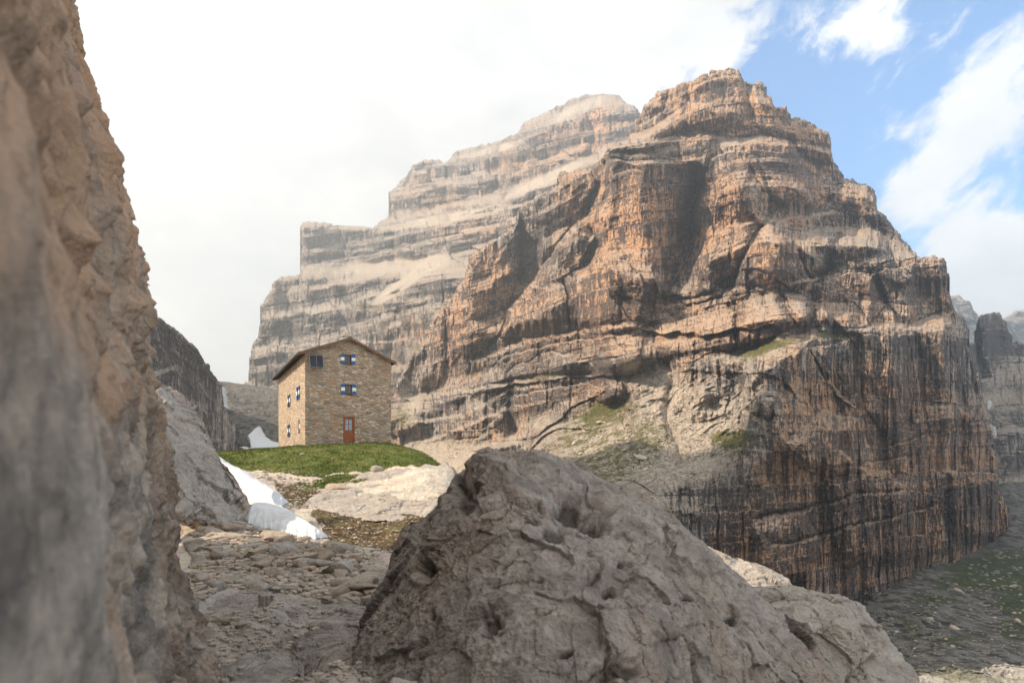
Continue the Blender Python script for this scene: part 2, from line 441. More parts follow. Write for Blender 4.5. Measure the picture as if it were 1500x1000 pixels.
FRONT = [(918,208),(926,184),(940,157),(960,137),(986,124),(1016,116),(1036,109),(1042,100),(1060,102),(1082,103),(1088,118),(1100,125),(1108,121),(1120,121),(1128,140),(1134,152),(1152,158),(1158,174),(1180,176),(1196,182),(1212,194),(1216,216),(1221,232),(1234,260),(1248,260),(1270,269),(1280,278),(1287,304),(1300,317),(1313,340),(1330,358),(1343,375),(1380,376),(1385,382),(1389,400),(1391,428),(1396,450),(1409,462),(1421,478),(1420,505),(1427,528),(1436,550),(1441,587),(1449,607),(1453,630),(1458,660),(1465,716),(1479,744),(1477,772),(1467,798),(1440,840),(1380,905),(1300,960),(1150,960),(950,860),(700,830),(540,800),(545,700),(560,620),(580,565),(602,520),(622,488),(650,446),(665,430),(680,400),(690,374),(725,350),(752,330),(766,301),(790,285),(814,276),(822,252),(845,246),(868,248),(880,238),(890,218)]
BASE_F = RBF(*zip(*[((x, y), d) for x, y, d in [
    (1060,110,590),(1000,140,610),(930,195,650),(1120,130,590),(1200,190,570),(1150,190,560),(1250,270,545),(1340,380,500),(1385,395,470),
    (900,230,565),(960,240,545),(1030,240,545),(900,330,540),(950,330,520),(1000,330,530),(910,430,500),(970,440,505),
    (840,260,640),(780,300,680),(700,385,720),(740,400,690),(660,450,730),(620,520,760),(600,600,720),(690,470,690),(720,520,620),
    (800,430,580),(850,360,560),(760,480,600),(850,460,520),(880,500,480),
    (1060,240,520),(1060,310,490),(1060,400,450),(1130,260,500),(1180,260,520),(1120,350,440),(1190,350,470),(1240,330,500),(1290,360,490),
    (1000,470,450),(1060,460,415),(1130,450,385),(1190,445,385),(1280,430,420),(1375,420,455),(1400,480,440),
    (940,520,440),(1010,520,400),(1080,530,355),(1150,530,330),(1200,540,325),(1300,520,370),(1390,510,420),(1440,600,430),
    (1000,600,350),(1080,600,310),(1135,600,300),(1200,600,312),(1300,600,350),(1400,600,405),
    (1000,680,300),(1080,690,280),(1150,700,285),(1230,700,305),(1320,700,345),(1400,700,375),(1470,740,415),
    (950,750,270),(1100,790,270),(1200,800,290),(1300,800,325),(1400,800,365),(1465,800,410),(1250,890,300),(1350,900,340),
    (920,580,400),(870,600,440),(800,640,440),(900,650,350),(850,700,330),(760,720,360),(700,700,480),(950,660,320),
    (600,700,600),(560,750,560),(650,660,600),(700,620,580),(760,570,540),(830,560,480),(750,640,540),(640,580,690),(1000,860,250),(700,830,330)]]), scale=(300, 300), lam=.0004)

UNR_F = Unroll(BASE_F, 430)
def depth_front(px, py, s):
    G = np.stack([px, py], 1)
    gx, gy = np.meshgrid(np.arange(500, 1520, 8.), np.arange(60, 1000, 8.))
    B = BASE_F(gx, gy)
    def Bf(x, y):
        fx = (x - 500) / 8; fy = np.clip((y - 60) / 8, 0, 115); ix = fx.astype(int); iy = fy.astype(int); fx = fx - ix; fy = fy - iy
        return (B[iy, ix] * (1 - fx) + B[iy, ix + 1] * fx) * (1 - fy) + (B[iy + 1, ix] * (1 - fx) + B[iy + 1, ix + 1] * fx) * fy
    keep = np.clip(blob(px, py, [(880,640,120,60,1.),(640,665,60,30,1.),(1010,640,70,50,.9),(1070,590,90,70,.8),(950,560,60,40,.8),(950,330,60,60,.6),(1120,700,80,50,.5),(680,620,70,40,.4)]), 0, 1)
    D = terrace(Bf, px, py, keep, 46., 3)
    Z3 = np.stack([px, py, 0 * px], 1)
    wx = px + 7 * fbm(Z3, 40, 3, 301) + 1.5 * noise(Z3, 6, 305); wy = py + 7 * fbm(Z3, 40, 3, 303) + 1.5 * noise(Z3, 6, 306)
    L = lambda line, j, w, f=25: ledge(wx, wy, line, j, w, f)
    K = lambda line, a, w, sh='v', sd=0: stroke(wx, wy, line, a, w, sh, sd)
    D = D + L([(890,217),(960,207),(1045,204),(1085,214),(1119,206),(1155,214),(1176,240),(1205,258)], 30, 10)
    D += L([(1104,234),(1161,273),(1210,300)], 14, 10) + L([(1050,345),(1120,322),(1180,318),(1260,315)], 16, 8)
    D += L([(1195,418),(1250,397),(1300,387),(1345,380),(1392,380)], 34, 18)
    D += L([(975,452),(1020,440),(1074,428),(1140,421),(1195,412)], 18, 8)
    D += L([(965,532),(1010,530),(1080,526),(1140,508),(1182,503),(1206,490),(1260,487),(1335,486),(1395,470)], 26, 16)
    D += L([(700,530),(740,516),(779,501),(818,493),(880,483),(930,478)], 26, 8) + L([(600,585),(690,575),(766,562),(787,555),(831,558),(875,551)], 22, 7)
    D += L([(600,620),(680,612),(745,574),(800,566)], 14, 6) + L([(590,655),(650,640),(740,600),(800,590)], 12, 6)
    D += L([(740,655),(756,649),(805,620),(844,600),(872,583)], 26, 22, 10)
    D += L([(824,405),(850,395),(890,378),(930,372)], 14, 8) + L([(1182,511),(1200,550),(1221,571),(1262,606)], 9, 8) + L([(1200,640),(1260,690),(1290,700)], 8, 9)
    D += K([(1290,655),(1380,630),(1440,618)], 5, 2.5) + K([(1100,760),(1180,745),(1260,722),(1330,715)], 6, 3) + K([(1130,800),(1210,780),(1290,760),(1380,735)], 6, 3) + K([(1180,690),(1260,680),(1340,665)], 5, 2.5)
    D += L([(930,160),(990,150),(1050,165),(1100,160)], 14, 8) + L([(985,380),(1040,330),(1050,300)], 6, 8)
    D += K([(852,315),(824,348),(812,363),(779,411),(743,456),(733,492)], 52, 42, 'step', 1)
    D += K([(762,322),(760,372),(765,425)], 38, 22, 'step', -1)
    D += K([(884,222),(879,290),(872,330),(862,350)], 30, 14, 'step', 1) + K([(876,262),(872,285),(858,318)], 26, 7)
    D += K([(1020,235),(1017,279),(1010,315),(1004,360),(992,396),(981,428)], 46, 17) + K([(1036,232),(1026,290),(1014,345)], 14, 8, 'g') * -1
    D += K([(824,405),(830,435),(837,480)], 16, 14, 'step', 1) + K([(905,380),(915,430),(940,480)], 10, 14)
    D += K([(1120,328),(1098,357),(1080,396),(1073,428)], 26, 22, 'step', 1) + K([(1126,327),(1164,352),(1179,390),(1183,414)], 20, 18, 'step', -1)
    D += K([(1125,325),(1146,360),(1131,396),(1125,424)], -16, 20)
    D += K([(1230,335),(1218,366),(1212,393),(1200,420),(1192,450),(1189,478)], 22, 8) + K([(1210,300),(1236,272)], 16, 9)
    D += K([(1270,390),(1284,420),(1300,446)], 14, 5) + K([(1140,433),(1152,455),(1166,478)], 12, 5) + K([(1066,440),(1076,470),(1080,500)], 9, 4)
    D += K([(952,470),(966,514),(975,530),(984,545)], 18, 10) + K([(984,545),(982,566),(978,584),(974,605),(990,646),(1000,690)], 9, 7)
    D += K([(1086,112),(1094,140),(1100,180)], 16, 6) + K([(1150,180),(1160,215),(1180,240)], 9, 6) + K([(960,140),(955,180)], 9, 6) + K([(1010,120),(1000,200)], 7, 6)
    D += K([(1185,505),(1150,540),(1135,600),(1150,650),(1200,690)], -20, 40) + K([(640,470),(620,520),(600,560)], 10, 10) + K([(700,380),(680,430),(690,500)], -14, 16)
    D += K([(880,590),(890,565),(905,560)], -10, 16, 'g') + K([(1090,540),(1060,580),(1040,600)], 10, 12) + K([(1120,520),(1100,570)], -8, 10) + K([(1010,560),(1030,590)], -10, 14, 'g')
    D += K([(1240,520),(1250,560),(1240,610)], 6, 8) + K([(1330,490),(1340,560),(1330,640)], 8, 14) + K([(1395,480),(1410,560),(1425,640),(1430,720)], -8, 12)
    for poly, A, w, b in (
        ([(1125,325),(1142,335),(1166,354),(1181,392),(1186,416),(1140,428),(1072,432),(1080,396),(1098,357)], 34, 34, 10),
        ([(890,217),(960,206),(1040,205),(1030,260),(1016,300),(1005,370),(985,425),(950,445),(900,432),(880,380),(872,335),(880,290)], 14, 16, 14),
        ([(690,374),(725,350),(758,326),(762,400),(745,455),(733,492),(700,520),(660,520),(652,450),(668,428)], 34, 34, 14),
        ([(766,301),(790,285),(820,254),(868,250),(872,270),(850,320),(824,348),(800,372),(768,340)], 28, 28, 10),
        ([(848,321),(812,363),(779,411),(743,456),(733,497),(800,492),(836,482),(828,430),(824,405),(850,392),(870,350)], 26, 26, 22),
        ([(824,405),(850,395),(905,375),(940,400),(955,470),(930,482),(880,488),(838,484),(828,435)], 18, 18, 14),
        ([(1041,234),(1080,216),(1110,235),(1130,290),(1120,325),(1095,355),(1075,395),(1060,432),(1010,447),(985,442),(1000,395),(1015,340),(1030,280)], 32, 38, 14),
        ([(1085,216),(1119,207),(1155,215),(1176,242),(1200,262),(1190,300),(1140,305),(1110,260)], 20, 20, 8),
        ([(985,124),(1040,98),(1086,104),(1094,145),(1085,180),(1040,198),(990,196),(970,165)], 18, 20, 6), ([(922,206),(940,156),(984,122),(970,165),(988,196),(950,206)], 16, 18, 4),
        ([(1100,128),(1128,140),(1156,176),(1180,178),(1212,196),(1220,232),(1190,250),(1150,212),(1110,190)], 18, 20, 6),
        ([(1193,418),(1250,400),(1281,400),(1300,446),(1270,480),(1200,488),(1190,470)], 14, 20, 7), ([(1285,398),(1340,382),(1388,384),(1397,450),(1330,474),(1303,446)], 16, 22, 7),
        ([(1076,432),(1140,424),(1165,478),(1110,506),(1080,508)], 11, 16, 6), ([(970,472),(1020,445),(1073,432),(1078,508),(1010,530),(968,532)], 13, 18, 6), ([(1146,430),(1186,424),(1188,480),(1168,478)], 9, 12, 4),
        ([(1166,350),(1210,345),(1225,345),(1213,395),(1200,416),(1187,412)], 15, 14, 5), ([(1229,340),(1265,318),(1300,350),(1310,382),(1250,396),(1216,402)], 17, 20, 6),
        ([(1212,285),(1236,266),(1262,262),(1288,300),(1298,330),(1260,318),(1225,312)], 15, 16, 5), ([(1290,330),(1315,342),(1342,376),(1310,384),(1300,352)], 10, 12, 4),
        ([(736,522),(818,500),(900,489),(945,492),(932,548),(850,553),(770,563),(690,580)], 13, 14, 10), ([(745,580),(860,560),(885,572),(840,600),(780,642),(690,652)], 9, 12, 7), ([(590,590),(690,580),(740,610),(700,640),(600,650)], 10, 16, 4),
        ([(610,520),(650,450),(660,525),(640,570),(600,575)], 18, 20, 5), ([(873,572),(890,562),(912,557),(920,585),(880,592)], 9, 9, 4),
        ([(1184,512),(1240,495),(1262,560),(1262,606),(1222,577)], 9, 16, 4), ([(1264,490),(1340,488),(1345,600),(1300,640),(1266,600)], 9, 22, 4), ([(1347,486),(1395,472),(1425,560),(1440,622),(1362,642)], 13, 24, 5),
        ([(1150,648),(1200,600),(1260,612),(1286,692),(1230,702),(1180,692)], 13, 20, 4), ([(1000,575),(1040,545),(1075,560),(1060,610),(1010,620)], 10, 16, 3), ([(1080,545),(1130,515),(1160,520),(1140,570),(1130,620),(1090,600)], 12, 18, 4),
        ([(1210,700),(1300,690),(1340,720),(1320,830),(1230,830)], 8, 26, 4), ([(1390,690),(1462,690),(1475,745),(1460,795),(1400,800)], 12, 22, 5), ([(1100,765),(1180,750),(1205,800),(1180,860),(1110,850)], 8, 18, 5)):
        D += buttress(wx, wy, poly, A, w, b)
    gr = [(880,603,50,18,.85,-15),(905,650,85,44,.52,-25),(825,650,66,26,.5,-25),(880,700,80,34,.55,-20),(960,640,30,40,.35),(1075,650,40,24,.8),(1060,640,26,12,.6),(1135,505,55,10,1.,-12),(1225,491,34,6,1.),(1100,520,30,10,.7,-20),(800,552,40,5,.9,-8),(590,610,20,22,.8),(700,545,30,6,.7,-15),(1010,700,50,20,.35)]
    sc = [(640,665,62,26,1.2),(690,690,40,20,1.),(600,590,24,40,.8),(940,545,40,24,.8),(975,600,30,40,1.),(1020,640,50,40,1.),(870,630,80,50,.55,-20),(1060,210,50,8,.6),(1290,372,60,8,.4),(1110,515,80,12,.7,-12),(1075,590,80,50,.42),(990,580,50,40,.3),(1230,300,40,14,.2),(900,690,60,40,.5),(780,620,60,20,.4),(1000,690,60,30,.7),(700,590,50,20,.4)]  # real scree, plus a shoulder blob whose paleness stands in for sunlight
    og = [(1040,150,90,45,.55),(1150,225,60,50,.6),(950,320,80,80,.75),(850,280,30,40,.5),(720,430,55,70,.65),(800,470,70,35,.8),(880,440,60,50,.7),(1060,330,40,90,.6),(1140,380,40,50,.6),(1060,480,90,30,.9),(1070,600,80,60,-.4),(1250,440,60,40,.4),(1370,420,30,50,.6),(1440,740,40,70,1.2),(1260,590,90,45,.9),(1215,690,70,45,.8),(1250,790,120,50,.65),(1350,700,70,60,.6),(1110,840,60,40,.6),(850,580,60,20,.3),(960,490,80,40,.5),(1200,280,60,60,.3),(1000,570,60,30,.35),(1350,640,50,80,.35),(660,500,30,40,.4)]  # negative blob takes orange off the shoulder, for its painted sunlit tone
    st = [(1300,600,160,90,.7),(1300,790,200,70,.7),(1120,760,100,60,.6),(940,240,90,40,.9),(1010,290,30,60,1.),(820,520,120,50,1.),(800,590,90,40,1.),(1280,430,100,40,1.2),(1050,450,90,40,.5),(1070,600,90,60,-1.2),(1250,600,60,60,-.3),(1150,240,50,30,1.2),(780,380,30,60,1.),(880,470,80,40,.6)]  # strong negative blob thins streaks so the shoulder's colour looks sunlit
    g, c = grass_scree(px, py, gr, sc); o = np.clip(.36 + blob(px, py, og), 0, 1.2); k = np.clip(blob(px, py, st), 0, 1.8) - .35
    P = unproj(px, py, D)
    soft = np.clip(np.maximum(c, g * .9), 0, 1)
    calm = np.clip(blob(px, py, [(940,330,60,70,.7),(880,450,50,50,.35)]), 0, 1)
    amp = (1 - .85 * soft) * (1 - .75 * calm) * np.clip(D / 420, .7, 1.3)
    D = D + rock_detail(UNR_F(px + .5 * (wx - px), py + .3 * (wy - py)), 1.0, .8, 3, (-.02, 0)) * amp
    D = D + soft * (1.6 * fbm(P, 9, 4, 210) + 1.2 * fbm(P, 2.4, 3, 214, .6, True)) + calm * 1.2 * fbm(P, (18, 18, 8), 4, 230)
    kn = np.clip(blob(px, py, [(1070,580,90,70,1.),(990,570,50,40,.7),(930,570,40,30,.6)]), 0, 1)      # knobbly slope
    D = D - kn * (7 * fbm(P, 17, 3, 240, .55, True))
    return D, {'grass': g, 'scree': c, 'orange': o, 'streak': k, 'stain': rock_detail.stain}

MAT_CLIFF = cliff_mat('bedded_rock')
V, Q, A = sheet(FRONT, .8, depth_front, warp=(5, 24), rnd=(7, 30), seed=1)
tag(link('mountain', np_mesh('mountain', V, Q, attrs=A), MAT_CLIFF), kind='structure')
MV = V[(V[:, 0] / V[:, 1] > -.05) & (V[:, 0] / V[:, 1] < .36) & (V[:, 2] / V[:, 1] > -.1) & (V[:, 2] / V[:, 1] < .1)].copy(); MPX = CX + MV[:, 0] / MV[:, 1] * FL; MPY = HY - MV[:, 2] / MV[:, 1] * FL

BACK = [(359,559),(365,556),(365,524),(370,517),(370,501),(378,494),(383,471),(382,452),(390,432),(400,414),(408,408),(439,404),(440,332),(446,326),(472,326),(510,331),(546,332),(566,316),(570,308),(572,280),(586,264),(606,240),(620,234),(646,234),(653,240),(666,224),(710,210),(750,198),(764,190),(767,179),(782,172),(830,148),(862,137),(906,136),(918,150),(936,158),(960,200),(960,500),(800,620),(640,720),(420,720),(352,700),(340,620)]
BASE_B = RBF(*zip(*[((x, y), d * 1.25) for x, y, d in [(362,560,1010),(385,450,1120),(430,430,1110),(440,360,1150),(370,640,900),(450,500,1010),(450,620,880),(520,480,960),(560,420,1010),(520,360,1130),(600,450,900),(660,420,900),(600,560,850),(680,340,1020),(620,270,1150),(700,260,1130),(780,230,1110),(850,180,1100),(900,170,1080),(950,200,1050),(800,330,950),(700,500,800),(560,680,800),(850,450,800)]]), scale=(300, 300), lam=.0004)
UNR_B = Unroll(BASE_B, 400)
def depth_back(px, py, s):
    gx, gy = np.meshgrid(np.arange(330, 980, 8.), np.arange(110, 760, 8.)); B = BASE_B(gx, gy)
    def Bf(x, y):
        fx = (x - 330) / 8; fy = np.clip((y - 110) / 8, 0, 79); ix = fx.astype(int); iy = fy.astype(int); fx = fx - ix; fy = fy - iy
        return (B[iy, ix] * (1 - fx) + B[iy, ix + 1] * fx) * (1 - fy) + (B[iy + 1, ix] * (1 - fx) + B[iy + 1, ix + 1] * fx) * fy
    D = terrace(Bf, px, py, 0 * px + .15, 62., 5)
    Z3 = np.stack([px, py, 0 * px], 1)
    wx = px + 6 * fbm(Z3, 40, 3, 401); wy = py + 5 * fbm(Z3, 30, 3, 403)
    L = lambda line, j, w, f=25: ledge(wx, wy, line, j, w, f)
    D = D + L([(340,412),(440,406),(520,410),(600,404),(640,400),(690,396),(740,372)], 120, 26, 10)
    D += L([(430,336),(510,336),(560,334),(600,328),(670,318),(770,284),(870,242),(950,215)], 150, 24, 10)
    D += L([(640,244),(710,225),(760,205),(770,196),(850,160),(920,158)], 120, 24, 8)
    D += L([(360,470),(450,458),(560,446),(640,440)], 26, 10) + L([(350,515),(450,508),(600,500)], 14, 6) + L([(480,470),(560,440),(630,384)], 20, 12)
    D += L([(570,290),(640,275),(740,262),(900,200)], 16, 6) + L([(440,370),(600,366),(700,350)], 14, 5) + L([(480,540),(600,545),(640,500)], 30, 14)
    K = lambda line, a, w, sh='v', sd=0: stroke(wx, wy, line, a, w, sh, sd)
    D += K([(655,240),(650,280),(660,330)], 40, 12) + K([(740,205),(730,250),(720,300)], 24, 14) + K([(860,170),(870,200),(860,240)], 30, 10) + K([(770,200),(800,270)], -24, 14)
    D += K([(500,335),(505,380)], 20, 8) + K([(575,340),(580,390)], 24, 9) + K([(620,250),(610,320)], -26, 16)
    D += K([(410,420),(425,480),(420,560)], 26, 12) + K([(500,420),(510,500)], 20, 10) + K([(580,450),(570,540)], 22, 9)
    gr = [(540,450,40,6,.7),(470,380,40,5,.4)]
    sc = [(560,390,110,12,1.1,-4),(590,415,60,10,1.2,-35),(640,322,110,8,1.,-10),(800,262,80,9,1.,-25),(640,470,20,50,.4),(850,160,70,12,.8,-25),(720,220,60,8,.8,-15),(400,630,50,40,.9),(600,520,30,40,.6)]
    og = [(620,280,60,40,.3),(760,240,60,30,.5),(880,180,50,40,.5),(830,210,60,25,.5),(450,370,30,40,.1),(600,520,60,60,.4),(680,330,60,30,.4)]
    st = [(450,500,90,60,1.),(560,360,120,20,.8),(800,220,80,30,.8)]
    g, c = grass_scree(px, py, gr, sc); o = np.clip(.18 + blob(px, py, og), 0, 1.2); k = np.clip(blob(px, py, st), 0, 1.6) - .2
    P = unproj(px, py, D); soft = np.clip(np.maximum(c, g), 0, 1)
    D = D + rock_detail(UNR_B(px, py), 1.0, 1.7, 5, (-.01, 0)) * (1 - .88 * soft) + soft * 2.5 * fbm(P, 14, 4, 260)
    return D, {'grass': g, 'scree': c, 'orange': o, 'streak': k, 'stain': rock_detail.stain}
V, Q, A = sheet(BACK, .9, depth_back, warp=(4, 20), rnd=(6, 45), seed=2)
tag(link('mountain_shoulder', np_mesh('mountain_shoulder', V, Q, attrs=A), MAT_CLIFF), kind='structure')

# grey hillside beyond the near wall, left of the col
LEFT = [(190,440),(237,466),(255,480),(283,503),(297,524),(310,544),(322,560),(328,568),(334,597),(340,612),(350,629),(358,664),(365,720),(200,760),(150,600)]
BASE_L = RBF(*zip(*[((x, y), d) for x, y, d in [(200,460,330),(237,470,350),(290,520,420),(325,570,480),(200,600,260),(260,600,280),(300,620,320),(345,640,380),(300,700,260),(250,720,230),(355,690,330),(180,740,220)]]), scale=(200, 200), lam=.001)
UNR_L = Unroll(BASE_L, 580)
def depth_left(px, py, s):
    D = BASE_L(px, py)
    L = lambda line, j, w, f=20: ledge(px, py, line, j, w, f)
    D = D + L([(200,610),(270,590),(310,600),(345,640)], 12, 8) + L([(240,650),(290,640),(330,650)], 9, 6) + L([(200,560),(260,540),(320,575)], 10, 8) + L([(240,510),(290,540)], 8, 8)
    g = np.clip(blob(px, py, [(258,585,16,6,1.),(296,620,14,7,1.1),(290,640,10,6,.8),(322,648,14,4,.7)]), 0, 1)
    P = unproj(px, py, D)
    D = D + rock_detail(UNR_L(px, py), .75, .55, 9, (.1, 0)) * (1 - .7 * g)
    z = np.zeros_like(px)
    return D, {'grass': g, 'scree': z, 'orange': z - .1, 'streak': z + .5 + .6 * noise(P, 60, 77), 'stain': rock_detail.stain}
V, Q, A = sheet(LEFT, .8, depth_left, warp=(3, 18), rnd=(6, 25), seed=3)
tag(link('hillside', np_mesh('hillside', V, Q, attrs=A), MAT_CLIFF), kind='structure')

gx, gy = np.meshgrid(np.linspace(-760, -175, 220), np.linspace(95, 520, 200)); X_, Y_ = gx.ravel(), gy.ravel()  # unseen ridge behind the near wall, added and shaped to shade the valley
G3 = np.stack([X_, Y_, 0 * X_], 1)
crest = np.interp(Y_, [95, 118, 140, 232, 268, 300, 330, 370, 440, 520], [-40, 240, 410, 400, 335, 325, 300, 250, 120, 20]) + 10 * noise(G3, 26, 350) + 4 * noise(G3, 9, 351)
Zr = crest - np.where(X_ > -350, (X_ + 350) * 1.62, (-350 - X_) * .9) + 10 * fbm(G3, 40, 4, 353, .55, True) * smooth(np.abs(X_ + 350), 0, 60)
Zr = np.maximum(Zr, -60)
n_ = gx.shape; idx = np.arange(gx.size).reshape(n_); z0 = np.zeros(gx.size)
qd = np.stack([idx[:-1, :-1], idx[:-1, 1:], idx[1:, 1:], idx[1:, :-1]], -1).reshape(-1, 4)
tag(link('hillside', np_mesh('hillside', np.stack([X_, Y_, Zr], 1), qd, attrs={'grass': z0, 'scree': z0, 'orange': z0, 'streak': z0, 'stain': z0}), MAT_CLIFF), kind='structure')

# rock tower and slope right of the mountain
RIGHT = [(1380,520),(1424,500),(1431,470),(1436,460),(1450,457),(1464,457),(1468,466),(1474,474),(1482,490),(1484,500),(1500,502),(1540,520),(1650,560),(1760,640),(1760,900),(1500,900),(1400,860),(1380,700)]
BASE_R = RBF(*zip(*[((x, y), d) for x, y, d in [(1425,540,640),(1450,460,640),(1480,500,640),(1500,560,600),(1600,560,640),(1700,660,600),(1480,640,560),(1480,700,540),(1500,760,480),(1500,850,420),(1600,860,400),(1420,800,480),(1400,640,600),(1740,880,360)]]), scale=(200, 200), lam=.001)
UNR_R = Unroll(BASE_R, 640)
def depth_right(px, py, s):
    D = BASE_R(px, py)
    D = D + stroke(px, py, [(1428,480),(1432,520),(1440,560)], 40, 10) + ledge(px, py, [(1440,570),(1480,560),(1520,560),(1700,640)], 40, 40) + ledge(px, py, [(1440,640),(1480,632),(1560,640)], 20, 10) + ledge(px, py, [(1440,690),(1500,650)], 18, 20)
    c = np.clip(blob(px, py, [(1480,585,60,26,.8),(1500,740,50,50,1.1),(1600,760,90,60,1.)]), 0, 1)
    g = np.clip(blob(px, py, [(1490,770,30,20,.9),(1470,800,30,20,.7),(1580,800,60,30,.7)]), 0, 1)
    P = unproj(px, py, D)
    D = D + rock_detail(UNR_R(px, py), .8, .8, 12, (0, 0)) * (1 - .85 * np.maximum(c, g)) + c * 2 * fbm(P, 8, 4, 280)
    z = np.zeros_like(px)
    return D, {'grass': g, 'scree': c, 'orange': z + .25 * (py < 560), 'streak': z + .7, 'stain': rock_detail.stain}
V, Q, A = sheet(RIGHT, 1.0, depth_right, warp=(3, 18), rnd=(5, 25), seed=4)
tag(link('rocky_slope', np_mesh('rocky_slope', V, Q, attrs=A), MAT_CLIFF), kind='structure')

# distant peaks
def far_peak(poly, D0, seed):
    def f(px, py, s):
        D = np.full(px.shape, D0, float) + (py - poly[0][1]) * -2.0
        P = unproj(px, py, D); D = D + rock_detail(P, 1., 3.0, seed) * .9
        z = np.zeros_like(px); return D, {'grass': z, 'scree': z + .55 * smooth(py, 480, 510), 'orange': z, 'streak': z, 'stain': rock_detail.stain}
    V, Q, A = sheet(poly, .8, f, warp=(2, 16), rnd=(4, 60), seed=seed)
    tag(link('distant_peak', np_mesh('distant_peak', V, Q, attrs=A), MAT_CLIFF), kind='structure')
far_peak([(1340,520),(1385,436),(1394,432),(1404,430),(1411,436),(1420,440),(1426,452),(1434,461),(1442,480),(1460,560),(1440,620),(1340,620)], 2000, 15)
far_peak([(1420,520),(1460,474),(1474,462),(1490,455),(1510,450),(1540,430),(1600,450),(1680,470),(1750,520),(1750,640),(1420,640)], 2200, 16)
# ================================================================== the ground
GP = [  # column, distance, row
    *[(x, d, p) for x in (150, 300, 450, 560, 680) for d, p in ((2.4, 1330), (4, 1130), (6.5, 1000), (10, 900), (14, 845), (17, 805))],
    (220,20,790),(300,21,772),(400,21,778),(470,20,790),(560,21,800),(300,26,745),(370,24,758),(420,27,738),(350,34,692),(316,45,668),(250,30,730),(200,45,680),
    (520,24,772),(580,24,776),(640,23,785),(470,29,746),(560,28,757),(640,29,745),(530,36,706),(600,38,694),(655,38,690),(430,42,691),(560,42,690),(640,43,688),
    (350,44,688),(330,50,668),(380,50,660),(440,50,656.5),(510,50,652.5),(570,50,654),(610,49,660),(640,47,679),(660,46,694),(400,56,657),(500,58,651),(560,60,652),(440,70,654),(380,72,660),
    (640,60,690),(560,80,670),(420,90,670),(330,80,672),(250,80,660),(420,150,690),(330,150,690),(560,150,730),(660,100,760),(680,200,760),
    (330,250,674),(400,250,676),(340,350,664),(400,340,664),(470,340,668),(400,430,640),(350,430,646),(380,600,606),(350,800,577),(340,950,562),(400,900,572),(345,1300,575),(200,300,600),(200,700,520),(560,400,690),(640,560,684),(700,520,692),(560,700,640),
    *[(x, d, p) for x in (800, 1000, 1200, 1400) for d, p in ((2.4, 1360), (4, 1190), (7, 1100), (11, 1055))],
    (760,20,900),(760,45,850),(800,120,850),(800,300,760),(800,600,720),(1000,17,975),(1000,40,1050),(1000,120,1030),(1000,250,900),(1000,600,760),
    (1200,17,1000),(1200,40,1090),(1200,120,1090),(1200,220,990),(1240,300,884),(1250,500,790),(1400,17,1045),(1400,40,1110),(1400,110,1090),(1350,180,1000),(1380,220,935),(1330,290,868),(1430,270,880),(1430,360,815),(1500,240,900),(1500,300,850),(1490,420,775),(1480,520,715),(1520,400,780),(1500,700,640),
    (1650,20,1050),(1650,60,1130),(1650,200,960),(1650,400,800),(1850,20,1050),(1850,100,1000),(1850,400,780),(1650,800,640),
    (-200,5,1000),(-200,30,700),(-200,200,500),(-250,20,760),(-200,900,480),(750,2600,690),(1400,2600,690),(200,2600,640),(1850,2600,680),(-250,2600,640),(750,1200,700),(1200,1200,700)]
GR = RBF([(x, math.log(d)) for x, d, p in GP], [(HY - p) / FL for x, d, p in GP], scale=(330, .62), lam=2e-4)
gpx = np.concatenate([np.arange(-320, 200, 6.), np.arange(200, 720, .9), np.arange(720, 1120, 5), np.arange(1120, 1520, 2.0), np.arange(1520, 1930, 8)])
gD = np.concatenate([np.exp(np.linspace(math.log(2.2), math.log(62), 640)), np.exp(np.linspace(math.log(62.6), math.log(2600), 330))])
gX, gY = np.meshgrid(gpx, gD)
_cx = np.arange(-330, 1945, 12.); _cy = np.linspace(math.log(2.1), math.log(2700), 150)
_cX, _cY = np.meshgrid(_cx, _cy); _cZ = GR(_cX, _cY)
def bil(x, y):
    fx = (x - _cx[0]) / 12.; fy = (y - _cy[0]) / (_cy[1] - _cy[0]); ix = np.clip(fx.astype(int), 0, len(_cx) - 2); iy = np.clip(fy.astype(int), 0, len(_cy) - 2); fx = fx - ix; fy = fy - iy
    return (_cZ[iy, ix] * (1 - fx) + _cZ[iy, ix + 1] * fx) * (1 - fy) + (_cZ[iy + 1, ix] * (1 - fx) + _cZ[iy + 1, ix + 1] * fx) * fy
gs = bil(gX.ravel(), np.log(gY.ravel()))
px, D = gX.ravel(), gY.ravel(); py0 = HY - gs * FL
P = np.stack([(px - CX) / FL * D, D, gs * D], 1)
near = D < 75
wn = fbm(np.stack([px, py0, 0 * px], 1), 22, 3, 501) * 9
def inpoly(poly, soft=6.):
    o = np.zeros(len(px), F32); P_ = np.asarray(poly); m = near & (px > P_[:, 0].min() - 30) & (px < P_[:, 0].max() + 30) & (py0 > P_[:, 1].min() - 30) & (py0 < P_[:, 1].max() + 30)
    o[m] = smooth(poly_sd(px[m] + wn[m], py0[m] + wn[m] * .5, poly), -soft, soft); return o
grass = inpoly([(312,663),(360,656),(440,640),(520,630),(590,640),(632,660),(650,684),(600,680),(560,686),(500,690),(470,700),(430,694),(390,690),(352,688),(325,676)], 3)
grass = np.maximum(grass, ((D > 49) & near & (px > 300) & (px < 640)).astype(F32))
grass = np.maximum(grass, .8 * inpoly([(440,708),(480,697),(530,695),(600,690),(560,700),(500,714),(450,722)], 4))
moss = inpoly([(455,752),(480,740),(520,752),(600,758),(660,752),(660,800),(590,815),(520,800),(470,786),(470,770)], 6)
moss = np.maximum(moss, .8 * inpoly([(400,705),(450,708),(470,722),(440,745),(420,735),(405,720)], 5))
